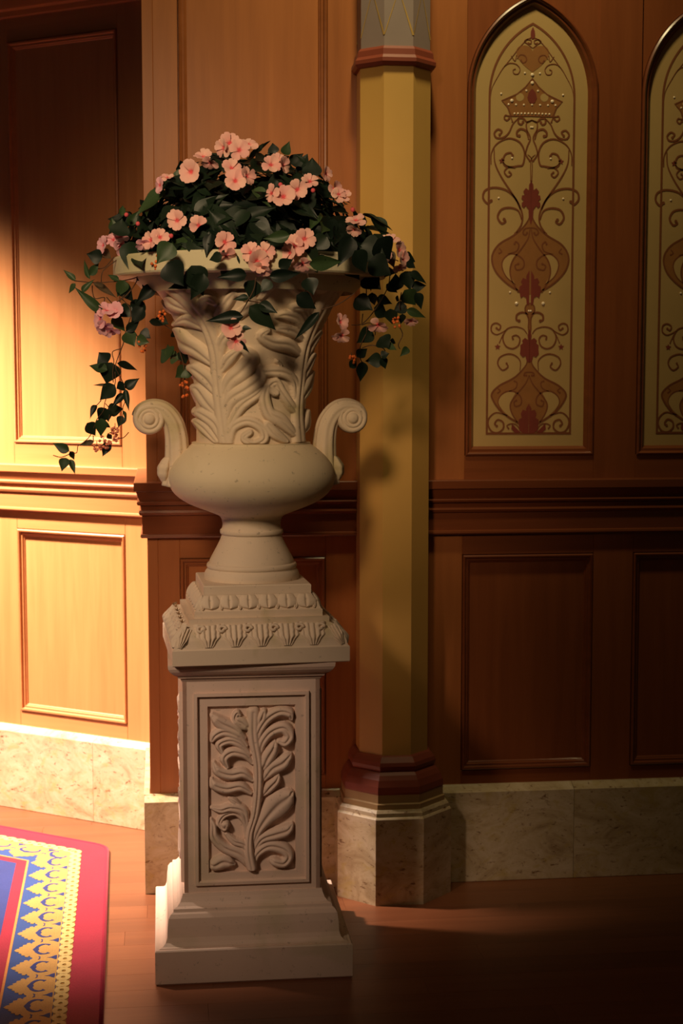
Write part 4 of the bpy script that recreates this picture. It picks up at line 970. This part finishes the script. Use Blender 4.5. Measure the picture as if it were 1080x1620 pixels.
# flowers: five notched petals round a rose eye
def petal_me(mat):
    V, F = [], []; rows = [(.0, .07, 0), (.25, .18, .03), (.5, .34, .05), (.75, .46, .03), (.92, .42, -.03), (1.02, .26, -.08)]
    for i, (t, w_, z) in enumerate(rows):
        for s in (-1, -.5, 0, .5, 1):
            yt = t - (.10 if (i == len(rows) - 1 and s == 0) else 0) - (.04 if abs(s) == 1 else 0)
            V.append((s * w_, yt, z + .08 * abs(s) - .02 * (s == 0)))
    for j in range(len(rows) - 1):
        for i in range(4): F.append((j * 5 + i, j * 5 + i + 1, (j + 1) * 5 + i + 1, (j + 1) * 5 + i))
    me = mesh('petal', V, F); me.shade_smooth(); me.materials.append(mat); return me
PET = {'a': petal_me(M['petal']), 'p': petal_me(M['petal_p'])}
bm = bmesh.new(); bmesh.ops.create_uvsphere(bm, u_segments=8, v_segments=5, radius=.0032); EYE = bpy.data.meshes.new('flower'); bm.to_mesh(EYE); bm.free(); EYE.materials.append(M['eye']); EYE.shade_smooth()
def flower(px, py, rpx=18, kind='a', y=None, tilt=None, npet=5):
    if y is None: p, n = dome(px, py, 1.05)
    else: p = at_y(px, py, y); n = Vector((rnd.uniform(-.4, .4), -1, rnd.uniform(-.2, .4))).normalized()
    toC = (CAM - p).normalized(); n = (n * .45 + toC + Vector((rnd.uniform(-.45, .45), 0, rnd.uniform(-.25, .45)))).normalized()
    if tilt is not None: n = (toC + tilt * 1.0 * Vector((1, 0, 0)) if not isinstance(tilt, Vector) else toC * .85 + tilt).normalized()
    f = link('flower', EYE, None, arr); z = n; x = z.orthogonal().normalized(); yv = z.cross(x)
    f.matrix_local = Matrix.Translation(p - CEN) @ Matrix(((x.x, yv.x, z.x), (x.y, yv.y, z.y), (x.z, yv.z, z.z))).to_4x4() @ Matrix.Rotation(rnd.uniform(0, 6), 4, 'Z')
    R_ = rpx * 1.10 * PXM(p)
    for k in range(npet):
        o = bpy.data.objects.new('petal', PET[kind]); col.objects.link(o); o.parent = f
        sc = R_ * rnd.uniform(.92, 1.08)
        o.matrix_local = Matrix.Rotation(2 * pi * k / 5 + rnd.uniform(-.1, .1), 4, 'Z') @ Matrix.Rotation(rnd.uniform(-.05, .65), 4, 'X') @ Matrix.Diagonal((sc, sc, sc, 1))
U = Vector((0, 0, 1)); Lf = Vector((-1, 0, .1)); Rg = Vector((1, 0, .2)); Dn = Vector((0, 0, -1))
for f in ([(363, 227, 17), (378, 238, 16), (392, 230, 16, 'a', None, U), (355, 234, 15, 'a', None, Lf), (303, 272, 19), (322, 250, 15, 'a', None, U), (333, 256, 14, 'a', None, Dn), (366, 267, 15), (372, 287, 17), (389, 279, 15, 'a', None, Rg), (428, 262, 15),
  (446, 262, 14, 'a', None, Rg), (440, 254, 13, 'a', None, U), (448, 312, 18, 'a'), (470, 300, 15), (430, 306, 14, 'a', None, Lf), (490, 288, 13, 'a', None, U), (514, 275, 12, 'a', None, Rg), (528, 299, 13, 'a', None, Rg), (545, 312, 12, 'a', None, U), (535, 308, 12), (563, 350, 15, 'a', None, U), (560, 362, 12, 'a', None, Dn),
  (254, 293, 13, 'p', None, Lf), (265, 282, 10, 'a', None, U), (281, 349, 17, 'a'), (314, 357, 16, 'a', None, None, 3), (240, 380, 15, 'a', None, Lf), (253, 376, 14, 'a'), (228, 385, 13, 'p', None, Dn),
  (180, 380, 15, 'p', -.54, U), (165, 388, 14, 'p', -.54, Lf), (188, 390, 15, 'p', -.55, Rg), (190, 375, 13, 'p', -.55, U), (355, 383, 17, 'a', -.80), (357, 403, 16, 'a', -.81, Dn), (405, 414, 20, 'a', -.83), (418, 399, 15, 'a', -.82), (397, 400, 15, 'a', -.82), (413, 424, 16, 'a', -.83, Dn),
  (467, 388, 17, 'a', -.80), (481, 378, 17, 'a', -.80), (460, 400, 15, 'a', -.81, Lf), (478, 416, 14, 'a', -.82, Dn), (588, 400, 16, 'a', -.60, Rg), (580, 410, 16, 'a', -.60, Lf), (577, 418, 13, 'a', -.60, Dn), (608, 405, 13, 'a', -.60), (618, 383, 16, 'a', -.58, U), (630, 396, 15, 'a', -.58, Rg), (636, 410, 13, 'a', -.58, Rg), (632, 422, 11, 'a', -.58, Dn),
  (170, 492, 16, 'p', -.58, U), (160, 505, 15, 'p', -.58, Lf), (183, 493, 14, 'p', -.58), (165, 515, 14, 'p', -.58, Dn), (176, 522, 13, 'p', -.57, Dn), (365, 519, 17, 'a', -.83), (373, 540, 16, 'a', -.83), (537, 510, 14, 'a', -.72, Rg), (540, 530, 14, 'a', -.72, Dn), (598, 513, 15, 'a', -.60, Dn), (650, 507, 11, 'a', -.58, Dn)]): flower(*f)
# buds
bm = bmesh.new(); bmesh.ops.create_uvsphere(bm, u_segments=8, v_segments=6, radius=.0055); BUD = bpy.data.meshes.new('bud'); bm.to_mesh(BUD); bm.free(); BUD.materials.append(M['petal']); BUD.shade_smooth()
for px, py in ((443, 294), (494, 303), (272, 374), (202, 341), (220, 355), (556, 333)):
    p, n = dome(px, py, 1.06); link('bud', BUD, None, arr, loc=p - CEN + n * .004)
# berry sprays
bm = bmesh.new(); bmesh.ops.create_icosphere(bm, subdivisions=1, radius=.0042); BER = bpy.data.meshes.new('berry'); bm.to_mesh(BER); bm.free(); BER.materials.append(M['berry']); BER.shade_smooth()
BER2 = BER.copy(); BER2.materials.clear(); BER2.materials.append(M['berry_p'])
for px, py, y, r, n_, bb in ((252, 416, -.72, 13, 16, BER), (228, 550, -.57, 9, 9, BER), (222, 543, -.57, 5, 4, BER), (255, 500, -.57, 9, 9, BER), (293, 610, -.45, 9, 10, BER), (291, 624, -.45, 6, 5, BER), (182, 681, -.52, 8, 10, BER2), (184, 694, -.52, 7, 7, BER2), (164, 701, -.52, 12, 16, BER2), (153, 709, -.52, 8, 8, BER2), (628, 511, -.57, 10, 12, BER), (556, 569, -.57, 8, 8, BER)):
    c = at_y(px, py, y) - CEN; V, F = tube_me('berry_spray', [c + Vector((0, .004, .018)), c + Vector((0, .002, .006)), c], .0009, 5)
    g = link('berry_spray', mesh('berry_spray', V, F), M['stem'], arr); R_ = r * .0015
    for k in range(n_):
        d = Vector((rnd.gauss(0, 1), rnd.gauss(0, .7), rnd.gauss(0, 1))).normalized() * R_ * rnd.uniform(.4, 1.0)
        link('berry', bb, None, g, loc=c + d)
bpy.context.view_layer.update()
